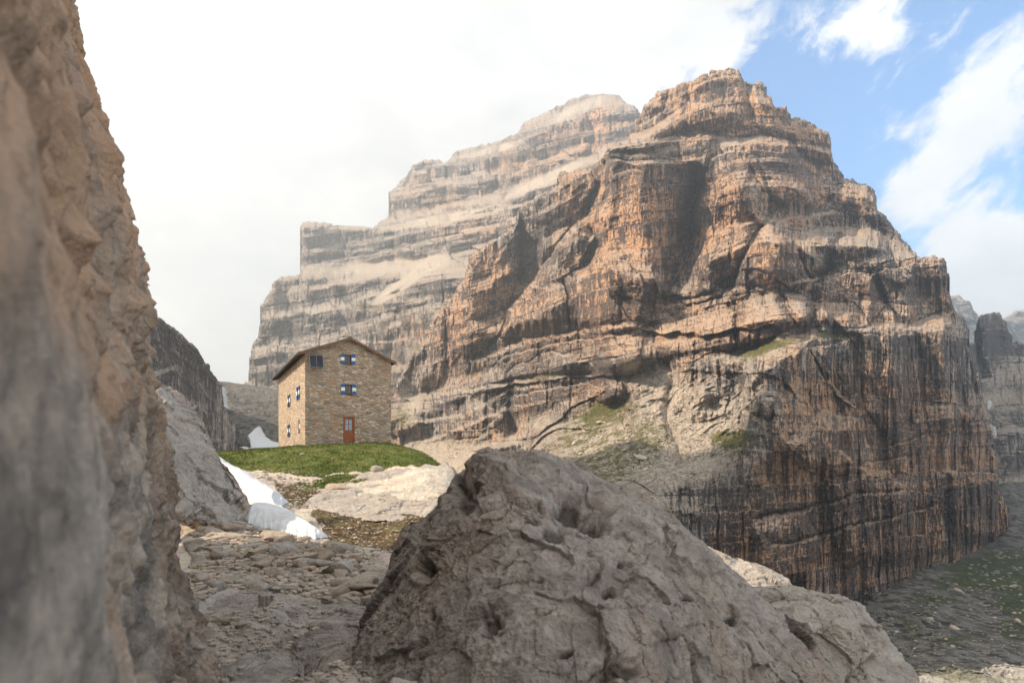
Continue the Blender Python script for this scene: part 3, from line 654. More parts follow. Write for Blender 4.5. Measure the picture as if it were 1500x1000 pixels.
slabm = inpoly([(250,885),(330,855),(430,868),(545,885),(580,1010),(250,1010)], 14)
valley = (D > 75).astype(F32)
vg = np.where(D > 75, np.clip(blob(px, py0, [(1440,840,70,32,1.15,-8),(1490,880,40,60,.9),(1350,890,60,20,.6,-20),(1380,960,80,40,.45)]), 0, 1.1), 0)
scree = 1 - np.clip(grass + moss + slabm, 0, 1)
rough = np.clip(1 - grass * .75, .2, 1)
h = np.zeros(len(px), F32)
nm = np.where(near)[0]; Pn = P[nm]
h[nm] = rough[nm] * (.28 * fbm(Pn, 3.2, 3, 511) + .12 * fbm(Pn, .9, 3, 515)) + grass[nm] * (.16 * fbm(Pn, 2.6, 3, 519) + .05 * noise(Pn, .5, 521))
d1, d2, cid = worley(Pn, .55, 3); h[nm] += scree[nm] * (cid - .3) * .03 * np.clip(d2 * 4, 0, 1)
d1, d2, cid = worley(Pn, .2, 5); h[nm] += scree[nm] * (cid - .3) * .05 * np.clip(d2 * 4, 0, 1)
# slabby bedrock in front
zs = Pn[:, 2] * 1.0 + .25 * Pn[:, 0] + .5 * fbm(Pn, 2.2, 3, 531)
i_, f_ = beds(zs * 10, 3.2, 77); h[nm] += slabm[nm] * ((hash01(i_, i_ * 0 + 3, 5) - .5) * .42 - .30 * f_ + .16 * fbm(Pn, (.9, .9, .3), 4, 535, .55, True))
snm = inpoly([(313,660),(324,668),(350,682),(385,702),(412,720),(424,736),(416,742),(430,750),(452,765),(486,790),(462,796),(410,784),(362,770),(345,745),(325,712),(305,684)], 4); h *= 1 - .9 * snm
fm = np.where(~near)[0]; Pf = P[fm]
h[fm] = np.clip(D[fm] / 300, .3, 2) * (3.0 * fbm(Pf, 60, 4, 541) + 1.0 * fbm(Pf, 9, 3, 545))
gz = P[:, 2] + h
P[:, 2] = gz
GPY0 = py0.reshape(gX.shape)
GPY = (HY - gz / D * FL).reshape(gX.shape)
idx = np.arange(P.shape[0]).reshape(gX.shape)
qd = np.stack([idx[:-1, :-1], idx[:-1, 1:], idx[1:, 1:], idx[1:, :-1]], -1).reshape(-1, 4)
def ground_mat(t):
    p = t.pos(); nz = t.norz()
    n1 = t.noise(p, .7, 6, .6); n2 = t.noise(p, 4.5, 6, .68); n3 = t.noise(p, 22, 5, .65); big = t.noise(p, .05, 6, .62)
    peb = t.voro(t.vmath('ADD', p, t.scale(t.noise(p, 6, 3, out=1), .08)), 9, 'F1', 'Color')
    cell = t.voro(p, 7.5, 'F1', 'Distance')
    rock = t.mix(t.ramp(n1, .3, .7), (.32, .27, .22), (.52, .45, .37))
    rock = t.mix(t.math('MULTIPLY', t.ramp(n2, .35, .7), .6), rock, (.50, .455, .40))
    rock = t.mix(.22, rock, peb, 'SOFT_LIGHT')
    soil = t.mix(t.ramp(n2, .3, .7), (.055, .036, .02), (.13, .085, .045))
    rock = t.mix(t.math('MULTIPLY', t.ramp(n2, .45, .3), .45), rock, soil)
    gcol = t.mix(t.ramp(n2, .3, .72), (.045, .066, .014), (.115, .138, .030))
    gcol = t.mix(t.math('MULTIPLY', t.ramp(n1, .46, .66), .75), gcol, (.17, .15, .05))
    mcol = t.mix(t.ramp(n2, .35, .7), (.045, .026, .012), (.115, .075, .022))
    mcol = t.mix(t.math('MULTIPLY', t.ramp(n1, .5, .68), .55), mcol, (.10, .105, .022))
    mcol = t.mix(t.ramp(t.math('ADD', n3, t.math('MULTIPLY', n2, .6)), .86, .96, 0, .8), mcol, (.36, .33, .29))
    c = t.mix(t.attr('slab'), rock, t.mix(t.ramp(n2, .3, .7), (.22, .19, .162), (.42, .37, .325)))
    c = t.mix(t.ramp(t.math('ADD', t.attr('moss'), t.math('MULTIPLY', t.math('SUBTRACT', n2, .5), .9)), .4, .6), c, mcol)
    c = t.mix(t.ramp(t.math('ADD', t.attr('grass'), t.math('MULTIPLY', t.math('SUBTRACT', n2, .5), 1.5)), .45, .6), c, gcol)
    # the valley: pale rubble, turf between
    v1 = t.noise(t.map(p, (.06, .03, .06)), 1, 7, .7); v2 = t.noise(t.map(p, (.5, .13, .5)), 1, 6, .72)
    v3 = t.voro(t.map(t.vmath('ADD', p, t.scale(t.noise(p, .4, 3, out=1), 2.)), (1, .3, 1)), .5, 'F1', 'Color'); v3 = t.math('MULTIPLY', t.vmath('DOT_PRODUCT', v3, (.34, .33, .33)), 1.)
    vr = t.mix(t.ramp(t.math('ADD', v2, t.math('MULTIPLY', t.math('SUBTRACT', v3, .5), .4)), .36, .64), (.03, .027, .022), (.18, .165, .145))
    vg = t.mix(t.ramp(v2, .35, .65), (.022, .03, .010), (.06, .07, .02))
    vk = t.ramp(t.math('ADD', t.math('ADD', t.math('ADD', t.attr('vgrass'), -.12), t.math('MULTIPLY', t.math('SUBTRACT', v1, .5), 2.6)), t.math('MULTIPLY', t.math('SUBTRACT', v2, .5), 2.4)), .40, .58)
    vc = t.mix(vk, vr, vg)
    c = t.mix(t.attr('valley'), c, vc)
    hh = t.math('ADD', t.math('MULTIPLY', n2, .7), t.math('ADD', t.math('MULTIPLY', n3, .4), t.math('MULTIPLY', cell, -.5)))
    hv = t.math('MULTIPLY', t.math('ADD', v2, v1), 3)
    return {'Base Color': c, 'Normal': t.bump(t.math('ADD', hh, t.math('MULTIPLY', hv, t.attr('valley'))), .8, .07), 'Roughness': .95}
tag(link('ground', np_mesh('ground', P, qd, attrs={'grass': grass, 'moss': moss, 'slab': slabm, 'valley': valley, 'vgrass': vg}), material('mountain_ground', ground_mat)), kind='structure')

_cm = np.minimum.accumulate(GPY, axis=0)
def on_ground(x, y):
    """point of the ground sheet seen at column x, row y"""
    c = int(np.argmin(np.abs(gpx - x))); col = _cm[:, c]
    r = int(np.clip(np.searchsorted(-col, -y), 1, len(gD) - 1))
    d = gD[r]; return np.array([(x - CX) / FL * d, d, (HY - GPY[r, c]) / FL * d])
_cm0 = np.minimum.accumulate(GPY0, axis=0)
def on_ground_many(xs, ys):
    out = np.empty((len(xs), 3)); ci = np.clip(np.searchsorted(gpx, xs), 0, len(gpx) - 1)
    for c in np.unique(ci):
        m = ci == c; d = np.interp(-ys[m], -_cm0[:, c] + 1e-9 * np.arange(len(gD)), gD)
        out[m] = np.stack([(xs[m] - CX) / FL * d, d, (HY - ys[m]) / FL * d], 1)
    return out
def ground_z(X, Y):
    c = np.clip(np.searchsorted(gpx, X / Y * FL + CX), 0, len(gpx) - 1); r = np.clip(np.searchsorted(gD, Y), 0, len(gD) - 1)
    return gz.reshape(gX.shape)[r, c]

# snow
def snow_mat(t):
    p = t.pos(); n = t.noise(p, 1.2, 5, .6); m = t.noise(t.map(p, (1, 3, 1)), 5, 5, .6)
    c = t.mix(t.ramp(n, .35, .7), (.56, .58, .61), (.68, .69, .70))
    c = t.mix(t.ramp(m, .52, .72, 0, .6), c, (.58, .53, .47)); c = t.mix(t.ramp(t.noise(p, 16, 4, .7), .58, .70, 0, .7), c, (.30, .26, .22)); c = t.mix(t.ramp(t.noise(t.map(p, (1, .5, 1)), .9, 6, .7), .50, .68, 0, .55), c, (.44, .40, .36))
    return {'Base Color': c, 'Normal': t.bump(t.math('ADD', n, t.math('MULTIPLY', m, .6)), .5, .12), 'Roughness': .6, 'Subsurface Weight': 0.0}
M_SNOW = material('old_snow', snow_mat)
def snow_patch(poly, step, lift, label, base=None, name='snow_patch', warp=2.5):
    P_ = np.asarray(poly, float); x0, y0 = P_.min(0) - 6; x1, y1 = P_.max(0) + 6
    X, Y = np.meshgrid(np.arange(x0, x1, step), np.arange(y0, y1, step))
    G3 = np.stack([X.ravel(), Y.ravel(), 0 * X.ravel()], 1)
    sd = poly_sd(X + (fbm(G3, 14, 3, 601) * warp).reshape(X.shape), Y + (fbm(G3, 14, 3, 603) * warp).reshape(X.shape), poly)
    cell = (sd[:-1, :-1] > 0) & (sd[1:, :-1] > 0) & (sd[:-1, 1:] > 0) & (sd[1:, 1:] > 0)
    used = np.zeros(X.shape, bool); used[:-1, :-1] |= cell; used[1:, :-1] |= cell; used[:-1, 1:] |= cell; used[1:, 1:] |= cell
    idx = np.full(X.shape, -1); idx[used] = np.arange(used.sum()); px_, py_, s_ = X[used], Y[used], sd[used]
    if base is None: V = on_ground_many(px_, py_)
    else: V = unproj(px_, py_, base(px_, py_))
    e = lift * (np.clip(s_, 0, 14) / 14) ** .6 - .06
    if base is None:
        V[:, 2] += .04 + e + .03 * fbm(V, (1.5, .6, 1), 3, 611)
    else:
        V[:, 1] -= e * 6; V[:, 2] += e
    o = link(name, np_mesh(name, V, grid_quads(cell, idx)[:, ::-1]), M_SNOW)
    return tag(o, label, 'snow patch')
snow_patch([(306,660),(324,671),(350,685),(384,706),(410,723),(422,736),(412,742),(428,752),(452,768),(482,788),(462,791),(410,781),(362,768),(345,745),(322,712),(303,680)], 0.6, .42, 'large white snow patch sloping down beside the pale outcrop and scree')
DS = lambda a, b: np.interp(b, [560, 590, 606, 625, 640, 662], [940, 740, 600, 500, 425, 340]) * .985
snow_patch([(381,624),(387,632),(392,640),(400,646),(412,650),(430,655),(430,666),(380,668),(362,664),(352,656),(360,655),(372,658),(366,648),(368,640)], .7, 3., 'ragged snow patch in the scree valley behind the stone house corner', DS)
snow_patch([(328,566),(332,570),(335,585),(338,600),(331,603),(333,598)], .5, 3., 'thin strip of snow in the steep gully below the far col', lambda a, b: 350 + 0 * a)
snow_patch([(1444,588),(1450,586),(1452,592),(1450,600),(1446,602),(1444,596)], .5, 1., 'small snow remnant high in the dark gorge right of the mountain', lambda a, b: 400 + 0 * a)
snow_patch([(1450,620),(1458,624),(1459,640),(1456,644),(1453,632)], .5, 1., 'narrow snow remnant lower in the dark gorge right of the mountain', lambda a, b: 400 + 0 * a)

# ================================================================== near rock: wall, boulder, slab, blocks
def lime_mat(name, a, b, brown, u=1.0, bst=.8, org=None, dark=(.05, .042, .036), crack=1.):
    def f(t):
        p = t.pos()
        n0 = t.noise(p, .55 * u, 5, .6, .3); n1 = t.noise(p, 2.2 * u, 6, .66, .4); n2 = t.noise(p, 9 * u, 6, .7); n3 = t.noise(p, 38 * u, 5, .7)
        c = t.mix(t.ramp(n1, .37, .63), a, b)
        c = t.mix(t.math('MULTIPLY', t.ramp(n0, .42, .68), .65), c, brown)
        if org: c = t.mix(t.math('MULTIPLY', t.ramp(t.math('ADD', t.attr('orange'), t.math('MULTIPLY', t.math('SUBTRACT', t.noise(t.map(p, (1.6 * u, 1.6 * u, .5 * u)), 1, 6, .66, .5), .5), 2.2)), .3, .9), .9), c, org)
        c = t.mix(t.math('MULTIPLY', t.ramp(n2, .5, .28), .5), c, tuple(q * .45 for q in a))
        c = t.mix(t.math('MULTIPLY', t.ramp(n3, .52, .75), .4), c, tuple(min(1, q * 1.35) for q in b))
        c = t.mix(t.math('MULTIPLY', t.ramp(t.attr('pit'), .25, .9), .75), c, dark)
        pit = t.ramp(t.voro(t.vmath('ADD', p, t.scale(t.noise(p, 5 * u, 3, out=1), .1 / u)), 14 * u), .12, .32)
        pc = t.vmath('ADD', p, t.scale(t.noise(p, 3.5 * u, 5, .65, out=1), .45 / u))
        ck = t.math('MULTIPLY', t.ramp(t.voro(pc, 1.5 * u, 'DISTANCE_TO_EDGE'), .022, .0), t.ramp(n0, .42, .56)); ck2 = t.math('MULTIPLY', t.ramp(t.voro(pc, 5.5 * u, 'DISTANCE_TO_EDGE'), .03, .0), t.ramp(n1, .5, .62))
        ck = t.math('MULTIPLY', t.math('MAXIMUM', ck, t.math('MULTIPLY', ck2, .7)), crack); c = t.mix(t.math('MULTIPLY', ck, .7), c, dark)
        h = t.math('ADD', t.math('ADD', t.math('MULTIPLY', n2, 1.0), t.math('MULTIPLY', n3, .5)), t.math('SUBTRACT', t.math('MULTIPLY', pit, .22), t.math('MULTIPLY', ck, .5)))
        return {'Base Color': c, 'Normal': t.bump(h, bst, .05 / u), 'Roughness': .92}
    return material(name, f)
M_BOULDER = lime_mat('pitted_limestone', (.205, .178, .158), (.37, .325, .285), (.28, .215, .165))
M_PALE = lime_mat('pale_limestone', (.29, .262, .232), (.43, .39, .345), (.35, .295, .24), .6)
M_OUT = lime_mat('pinkish_limestone', (.33, .285, .25), (.46, .41, .36), (.42, .32, .25), .5)

def rock_body(name, poly, pts, thick, mat, label, cat, seed, amp=1.0, step=.9, pits=(), strokes=(), warp=(4, 30), rnd=(14, .5), scl=1.0, grain=(1, 1, 1), kind=None, parent=None, top=None):
    base = RBF(*zip(*[((x, y), d) for x, y, d in pts]), scale=(200, 200), lam=.001)
    def f(px, py, s):
        D = base(px, py)
        for ln, a, w, sh, sd_ in strokes:
            if abs(a) >= .25: D = D + stroke(px + 6 * noise(np.stack([px, py, 0 * px], 1), 25, 55), py + 6 * noise(np.stack([px, py, 0 * px], 1), 25, 56), ln, a, w, sh, sd_)
        return D, {}
    def det(P, px, py):
        Z3 = np.stack([px, py, 0 * px], 1); pw = P + .10 * scl * np.stack([noise(P, .5 * scl, seed + k) for k in (91, 92, 93)], 1)
        g = np.asarray(grain, float) * scl
        d = .17 * fbm(pw, 1.2 * g, 3, seed + 1) + .07 * fbm(pw, .5 * g, 3, seed + 5, .55, True) + .045 * fbm(pw, .16 * g, 3, seed + 9, .6, True) + .022 * fbm(pw, .06 * g, 3, seed + 19, .65)
        for wsz, wa in ((.95, .24), (.30, .09)): d += wa * facets(pw, wsz * scl, seed)
        pit = np.zeros(len(px), F32)
        for sc, dep, th in ((.26, .10, .93), (.11, .04, .86)):
            e1, e2, ec = worley(pw, sc * scl, seed + 7); m = (ec > th) * np.clip(1 - e1 / .42, 0, 1) ** .7; d -= dep * m; pit = np.maximum(pit, m * .8)
        for (a, b, rx, ry, dp) in pits:
            wv = blob(px + 7 * noise(Z3, 11, 71), py + 7 * noise(Z3, 11, 72), [(a, b, rx, ry)]); d -= dp * np.minimum(wv * 1.6, 1) / max(amp, .1); pit = np.maximum(pit, np.clip(wv * 1.2, 0, 1))
        d = d * amp * scl
        for ln, a, w, sh, sd_ in strokes:
            if abs(a) < .25: d = d - stroke(px + 6 * noise(Z3, 25, 55), py + 6 * noise(Z3, 25, 56), ln, a, w, sh, sd_)
        return d, {'pit': pit, 'orange': np.zeros_like(px)}
    V, Q, A = sheet(poly, step, f, warp=warp, close='solid', thick=thick, rnd=rnd, seed=seed, detail=det)
    c = V.mean(0); c[2] = V[:, 2].min()
    o = link(name, np_mesh(name, V - c, Q, attrs=A), mat); o.location = c
    if kind: tag(o, kind=kind)
    else: tag(o, label, cat)
    return o

rock_body('boulder', [(485,1120),(500,1000),(520,940),(545,893),(566,850),(577,800),(590,778),(615,760),(640,742),(655,722),(662,700),(680,684),(700,662),(714,654),(735,660),(765,660),(800,667),(850,679),(878,697),(900,708),(930,718),(965,742),(1000,768),(1040,800),(1080,838),(1120,878),(1150,900),(1182,930),(1212,968),(1240,1010),(1290,1120)],
    [(700,660,9.4),(800,680,8.8),(880,705,8.8),(960,745,8.6),(1040,800,8.6),(1120,880,8.3),(1210,970,8.2),(570,850,8.4),(600,780,8.8),(520,950,7.6),(500,1000,7.2),(660,740,8.3),(720,740,7.8),(800,780,7.2),(880,770,7.6),(940,830,7.0),(800,880,6.2),(700,880,6.6),(620,900,7.0),(950,930,6.1),(1050,930,7.2),(1130,960,7.7),(760,1000,5.3),(900,1000,5.3),(1000,1010,6.0),(1100,1040,6.9),(600,1000,6.3),(800,1150,4.7),(1000,1150,5.1),(1250,1150,6.5),(550,1150,5.7)],
    3.0, M_BOULDER, 'huge pitted grey limestone boulder filling the foreground', 'boulder', 101, .62, .85,
    pits=[(838,742,22,18,.32),(868,768,16,12,.22),(632,838,11,9,.18),(912,824,9,8,.16),(892,872,8,6,.14),(720,915,16,16,.14),(828,957,8,6,.12),(812,785,20,12,.10),(684,735,16,20,.14),(672,705,10,14,.14),(640,905,6,6,.08),(905,985,26,12,.14),(1085,905,10,6,.12),(1010,880,12,5,.1)],
    strokes=[([(690,760),(740,735),(780,740),(820,770)], .10, 5, 'v', 0), ([(730,840),(760,815),(800,800)], .07, 4, 'v', 0), ([(930,840),(965,870),(990,930)], -.30, 40, 'v', 0), ([(680,690),(740,700),(800,690),(870,715)], -.22, 22, 'v', 0), ([(860,800),(880,830),(870,850),(850,862)], .07, 4, 'v', 0),
             ([(740,690),(850,710),(900,760)], .18, 14, 'v', 0), ([(985,800),(1040,860),(1100,930)], .22, 22, 'v', 0), ([(655,725),(640,780),(600,860)], -.12, 22, 'v', 0)],
    warp=(3.5, 30), rnd=(34, 1.0), grain=(1.1, 1, .9))
rock_body('boulder_flake', [(566,862),(569,822),(577,798),(592,780),(612,772),(622,782),(606,806),(596,850),(590,880),(572,886)], [(570,850,9.4),(600,790,9.5),(610,780,9.6),(590,870,9.2)], .8, M_BOULDER, 'narrow upright rock flake leaning on the left edge of the huge boulder', 'rock', 140, .5, .6, warp=(2, 14), rnd=(8, .3))
rock_body('outcrop', [(205,620),(230,560),(252,580),(254,596),(262,610),(270,634),(276,654),(286,672),(310,700),(330,728),(348,750),(350,770),(330,780),(290,770),(250,770),(210,760)],
    [(240,580,24),(300,650,25),(335,700,24),(360,755,23.5),(300,700,22.5),(270,640,22.6),(260,740,20),(320,760,21.5),(220,700,19)], 4., M_OUT, 'pale pinkish outcrop between the near cliff and the snow patch', 'outcrop', 120, .6, .7, strokes=[([(280,640),(300,690),(320,740)], .35, 8, 'v', 0), ([(270,690),(330,720)], .25, 6, 'v', 0), ([(255,600),(275,660)], -.4, 12, 'v', 0)], warp=(4, 22), rnd=(16, 1.2), scl=1.9)
rock_body('rock_slab', [(440,736),(462,722),(490,708),(530,694),(560,690),(590,685),(642,680),(655,676),(664,690),(660,716),(640,742),(632,756),(602,758),(582,764),(554,764),(522,760),(490,753),(456,748)],
    [(440,738,30),(460,724,32),(500,706,36),(560,690,40),(640,681,42),(655,680,42),(662,700,37),(655,720,32.5),(560,720,32.5),(500,730,31),(480,748,28.3),(530,756,27),(600,756,27),(640,744,28.4),(600,738,29.6),(590,700,37)], 1.5, M_PALE, 'broad smooth pale slab of bedrock below the grassy mound', 'rock slab', 130, .28, .6,
    strokes=[([(590,748),(597,735),(602,722)], .35, 3, 'v', 0), ([(620,752),(628,738)], .3, 3, 'v', 0), ([(520,722),(570,715),(640,716)], .18, 5, 'v', 0), ([(450,735),(510,728),(560,735)], .25, 5, 'v', 0), ([(560,700),(610,704),(650,700)], .15, 4, 'v', 0)], warp=(3, 16), rnd=(5, .5), scl=1.6)
rock_body('block', [(1040,800),(1070,815),(1088,822),(1115,826),(1140,838),(1156,850),(1162,860),(1156,885),(1100,900),(1040,880)],
    [(1060,815,21),(1100,826,20.5),(1150,850,19.5),(1110,850,18.6),(1158,870,18.5),(1080,860,18.3),(1040,830,20)], 2., M_PALE, 'small flat topped pale block behind the right flank of the boulder', 'rock', 150, .6, .7, warp=(2.5, 18), rnd=(6, .4), scl=1.3)
rock_body('block', [(1100,868),(1130,861),(1160,860),(1200,868),(1240,880),(1262,893),(1280,908),(1310,946),(1335,984),(1352,1012),(1400,1150),(1120,1150),(1090,950)],
    [(1120,864,17.5),(1160,861,17.8),(1210,872,16.5),(1250,887,15),(1180,895,14.2),(1140,885,15.2),(1230,900,13.9),(1262,895,14.6),(1200,930,13.6),(1300,945,14.3),(1250,980,13.2),(1340,1000,13.8),(1180,1000,12.8),(1120,1100,11.5),(1380,1130,12)], 3., M_PALE, 'large pale block with a slanting top to the right of the boulder', 'rock', 160, .55, .8,
    strokes=[([(1150,900),(1190,893),(1230,898),(1262,893)], -.15, 8, 'v', 0), ([(1290,960),(1240,1000)], .15, 8, 'v', 0)], warp=(3, 22), rnd=(10, .6), scl=1.2)
M_STEP_ROCK = lime_mat('bedrock_step', (.20, .178, .16), (.40, .36, .32), (.29, .235, .19), 1.0)
rock_body('bedrock_step', [(262,905),(300,884),(345,872),(400,868),(452,876),(480,890),(470,915),(430,930),(360,938),(300,948),(265,960)], [(280,930,9.6),(300,890,11.5),(400,872,12.2),(470,890,11.4),(450,920,9.9),(360,930,9.4),(400,900,10.6)], 1.2, M_STEP_ROCK, 'dark layered bedrock step crossing the gap below the scree', 'bedrock', 181, .4, .8, strokes=[([(280,905),(360,892),(460,898)], .16, 4, 'v', 0), ([(280,930),(360,915),(450,912)], .14, 3, 'v', 0)], warp=(4, 20), rnd=(7, .5), grain=(1.3, 1.2, .6))
rock_body('bedrock_step', [(425,905),(455,888),(500,880),(548,884),(566,900),(556,930),(528,960),(505,1000),(490,1060),(430,1060),(420,980),(415,935)], [(440,910,10.2),(500,884,11.2),(550,890,10.6),(520,930,8.8),(450,950,8.6),(470,1000,7.4),(450,1050,6.6),(480,915,9.6)], 1.2, M_STEP_ROCK, 'smooth low bedrock slab along the left foot of the huge boulder', 'bedrock', 182, .32, .8, strokes=[([(430,930),(480,920),(540,925)], .14, 4, 'v', 0)], warp=(4, 20), rnd=(8, .5), grain=(1.3, 1.2, .6))
rock_body('bedrock_step', [(280,960),(330,944),(380,948),(420,966),(432,1000),(430,1080),(270,1080),(262,1000)], [(300,965,8.6),(340,948,9.2),(400,958,8.8),(420,1000,7.4),(320,1010,7.0),(300,1070,6.0),(410,1070,6.2)], 1.2, M_STEP_ROCK, 'lowest dark bedrock step at the foot of the near cliff', 'bedrock', 183, .4, .8, strokes=[([(280,1000),(340,985),(425,990)], .14, 4, 'v', 0)], warp=(4, 20), rnd=(8, .5), grain=(1.3, 1.2, .6))
M_TURFROCK = lime_mat('turfed_limestone', (.30, .28, .25), (.42, .39, .35), (.07, .08, .025), .9)
rock_body('ledge', [(1325,1012),(1342,992),(1362,985),(1382,988),(1400,981),(1430,985),(1452,988),(1470,978),(1500,977),(1540,984),(1600,1000),(1600,1120),(1330,1120)],
    [(1340,995,19),(1400,985,20),(1450,990,20),(1500,980,21),(1400,1040,17.5),(1500,1040,18),(1580,1000,20),(1460,1110,16)], 2., M_TURFROCK, 'low rocky ledge with turf at the bottom right corner', 'rock', 170, .7, .8, warp=(3, 16), rnd=(6, .5), scl=1.2)

# the near wall on the left: a leaning cliff beside the camera
SIL = [(-1800,-180),(-700,0),(0,130),(50,136),(100,142),(122,149),(134,141),(190,160),(250,180),(275,186),(320,199),(370,214),(425,232),(470,236),(500,241),(540,249),(570,256),(582,249),(620,259),(680,266),(740,271),(800,276),(840,283),(880,298),(920,322),(950,350),(980,378),(1010,396),(1100,420)]
path = np.array([(-2.2,-14),(-1.3,-5),(-1.0,-1.5),(-.87,0),(-.84,.7),(-1.0,1.25),(-1.42,2.0),(-2.02,3.1),(-2.62,4.3),(-3.2,5.6),(-3.72,6.9),(-4.2,8.15),(-4.55,8.9),(-4.9,9.4),(-5.6,9.9),(-7.5,10.6),(-12,12),(-26,15)])
sl = np.r_[0, np.cumsum(np.linalg.norm(np.diff(path, axis=0), axis=1))]
k0 = sl[4]; k1 = sl[14]
ss = np.unique(np.concatenate([np.linspace(0, k0, 40), np.linspace(k0, sl[8], 240), np.linspace(sl[8], k1, 560), np.linspace(k1, sl[-1], 60)]))
path[:, 0] -= .046 * np.clip(path[:, 1], 0, 12); bx = np.interp(ss, sl, path[:, 0]); by = np.interp(ss, sl, path[:, 1])
ker = np.exp(-np.linspace(-2, 2, 41) ** 2); ker /= ker.sum()
pad = lambda a: np.convolve(np.pad(a, 20, mode='edge'), ker, mode='valid')
bx, by = pad(bx), pad(by)
tx = np.gradient(bx, ss); ty = np.gradient(by, ss); L_ = np.hypot(tx, ty); nx, ny = ty / L_, -tx / L_        # outward = towards the valley
zz = np.concatenate([np.linspace(-5, -3.2, 40), np.linspace(-3.19, 6.6, 860), np.linspace(6.7, 24, 120)])
DE = 9.2
xs = np.interp(HY - zz / DE * FL, [a for a, b in SIL], [b for a, b in SIL]); lean = (xs - 249) / FL * DE
SX, SZ = np.meshgrid(np.arange(len(ss)), zz); 
XX = bx[None, :] + lean[:, None] * np.ones_like(bx)[None, :]; YY = by[None, :] + 0 * XX; ZZ = SZ
P = np.stack([XX.ravel(), YY.ravel(), ZZ.ravel()], 1)
pw = P + .25 * np.stack([noise(P, .9, 700 + k) for k in range(3)], 1)
shear = pw.copy(); shear[:, 2] = pw[:, 2] + .9 * pw[:, 1]
d = .26 * fbm(shear, (1.6, 1.6, 2.6), 3, 711, .5, True) + .16 * fbm(shear, (.5, .4, 1.1), 3, 715, .55, True) + .07 * fbm(pw, .22, 4, 719, .6)
c1, c2, cc = worley(pw, (.8, .7, .55), 9); d += .05 * (cc - .5) * np.clip(c2 * 3, 0, 1) + .09 * facets(pw, (.9, .8, 1.3), 21) + .03 * facets(pw, .24, 22)
e1, e2, ec = worley(pw, .33, 13); pit = (ec > .84) * np.clip(1 - e1 / .42, 0, 1); d -= .10 * pit
far_amp = np.clip(np.hypot(P[:, 0], P[:, 1]) / 5, .3, 1.1)
d *= far_amp
P[:, 0] += np.repeat(nx[None, :], len(zz), 0).ravel() * d; P[:, 1] += np.repeat(ny[None, :], len(zz), 0).ravel() * d
P[:, 2] += .06 * fbm(pw, .4, 3, 731) * far_amp
og = np.clip(.28 + .62 * smooth(P[:, 2] / np.maximum(P[:, 1], .8), -.15, .5) + .2 * noise(P, 1.5, 741), 0, 1)
idx = np.arange(len(P)).reshape(XX.shape)
qd = np.stack([idx[:-1, :-1], idx[:-1, 1:], idx[1:, 1:], idx[1:, :-1]], -1).reshape(-1, 4)
# back of the wall: the slope it belongs to falls away behind
tb = idx[-1, :]; nb = len(P); Pb = P[tb].copy(); Pb[:, 0] -= 30; Pb[:, 2] -= 2; Pc = Pb.copy(); Pc[:, 0] -= 15; Pc[:, 2] -= 40
P = np.concatenate([P, Pb, Pc]); n_ = len(tb); a = np.arange(n_ - 1)
q1 = np.stack([tb[a], tb[a + 1], nb + a + 1, nb + a], 1); q2 = np.stack([nb + a, nb + a + 1, nb + n_ + a + 1, nb + n_ + a], 1)
pp = np.concatenate([pit, np.zeros(2 * n_)]); og = np.concatenate([og, np.zeros(2 * n_) + .4])
M_WALL = lime_mat('weathered_wall_rock', (.165, .142, .126), (.45, .37, .30), (.33, .215, .14), .8, .75, org=(.50, .315, .205), crack=.35)
tag(link('cliff', np_mesh('cliff', P, np.concatenate([qd, q1, q2])[:, ::-1], attrs={'pit': pp, 'orange': og}), M_WALL), kind='structure')

# ================================================================== loose rocks
def rock_proto(seed, n=3):
    import bmesh
    r = np.random.default_rng(seed); bm = bmesh.new(); bmesh.ops.create_icosphere(bm, subdivisions=n, radius=1)
    V = np.array([v.co[:] for v in bm.verts]); F = np.array([[l.index for l in f.verts] for f in bm.faces]); bm.free()
    for k in range(11):
        nrm = r.normal(size=3); nrm /= np.linalg.norm(nrm); h = r.uniform(.38, .8); dd = V @ nrm - h; V = V - np.outer(np.maximum(dd, 0) * .92, nrm)
    V *= np.array([1.15, .9, .62]) * r.uniform(.85, 1.15, 3)
    V += .03 * np.stack([fbm(V, .5, 3, seed + k) for k in (1, 2, 3)], 1)
    return V, F
protos = [rock_proto(900 + k) for k in range(7)]
M_ROCKS = [lime_mat('loose_rock', (.36, .305, .25), (.54, .465, .385), (.42, .32, .24), 1.2), lime_mat('loose_rock_warm', (.33, .27, .215), (.50, .42, .335), (.38, .27, .19), 1.4), lime_mat('loose_rock_grey', (.30, .27, .235), (.48, .435, .38), (.36, .29, .23), 1.2)]
pm = []
for k, (V, F) in enumerate(protos):
    for j, m in enumerate(M_ROCKS):
        me = np_mesh('rock', V, tris=F, attrs={'pit': np.zeros(len(V)), 'orange': np.zeros(len(V))}, smooth_sh=False); me.materials.append(m); pm.append(me)
def put_rock(x, y, size, label, group=None, rot=None, stretch=(1, 1, 1), sink=.25, mesh=None, name='rock', cat='rock', loc=None):
    me = pm[mesh if mesh is not None else random.randrange(len(pm))]
    o = bpy.data.objects.new(name, me); COL.objects.link(o)
    p = on_ground(x, y) if loc is None else loc
    s = size * p[1] / FL / 2                                    # size is its width in photo pixels
    o.scale = (s * stretch[0], s * stretch[1], s * stretch[2]); o.rotation_euler = rot or (random.uniform(-.35, .35), random.uniform(-.35, .35), random.uniform(0, 6.28))
    o.location = (p[0], p[1], p[2] + s * stretch[2] * (.5 - sink) * .6)
    return tag(o, label, cat, group)
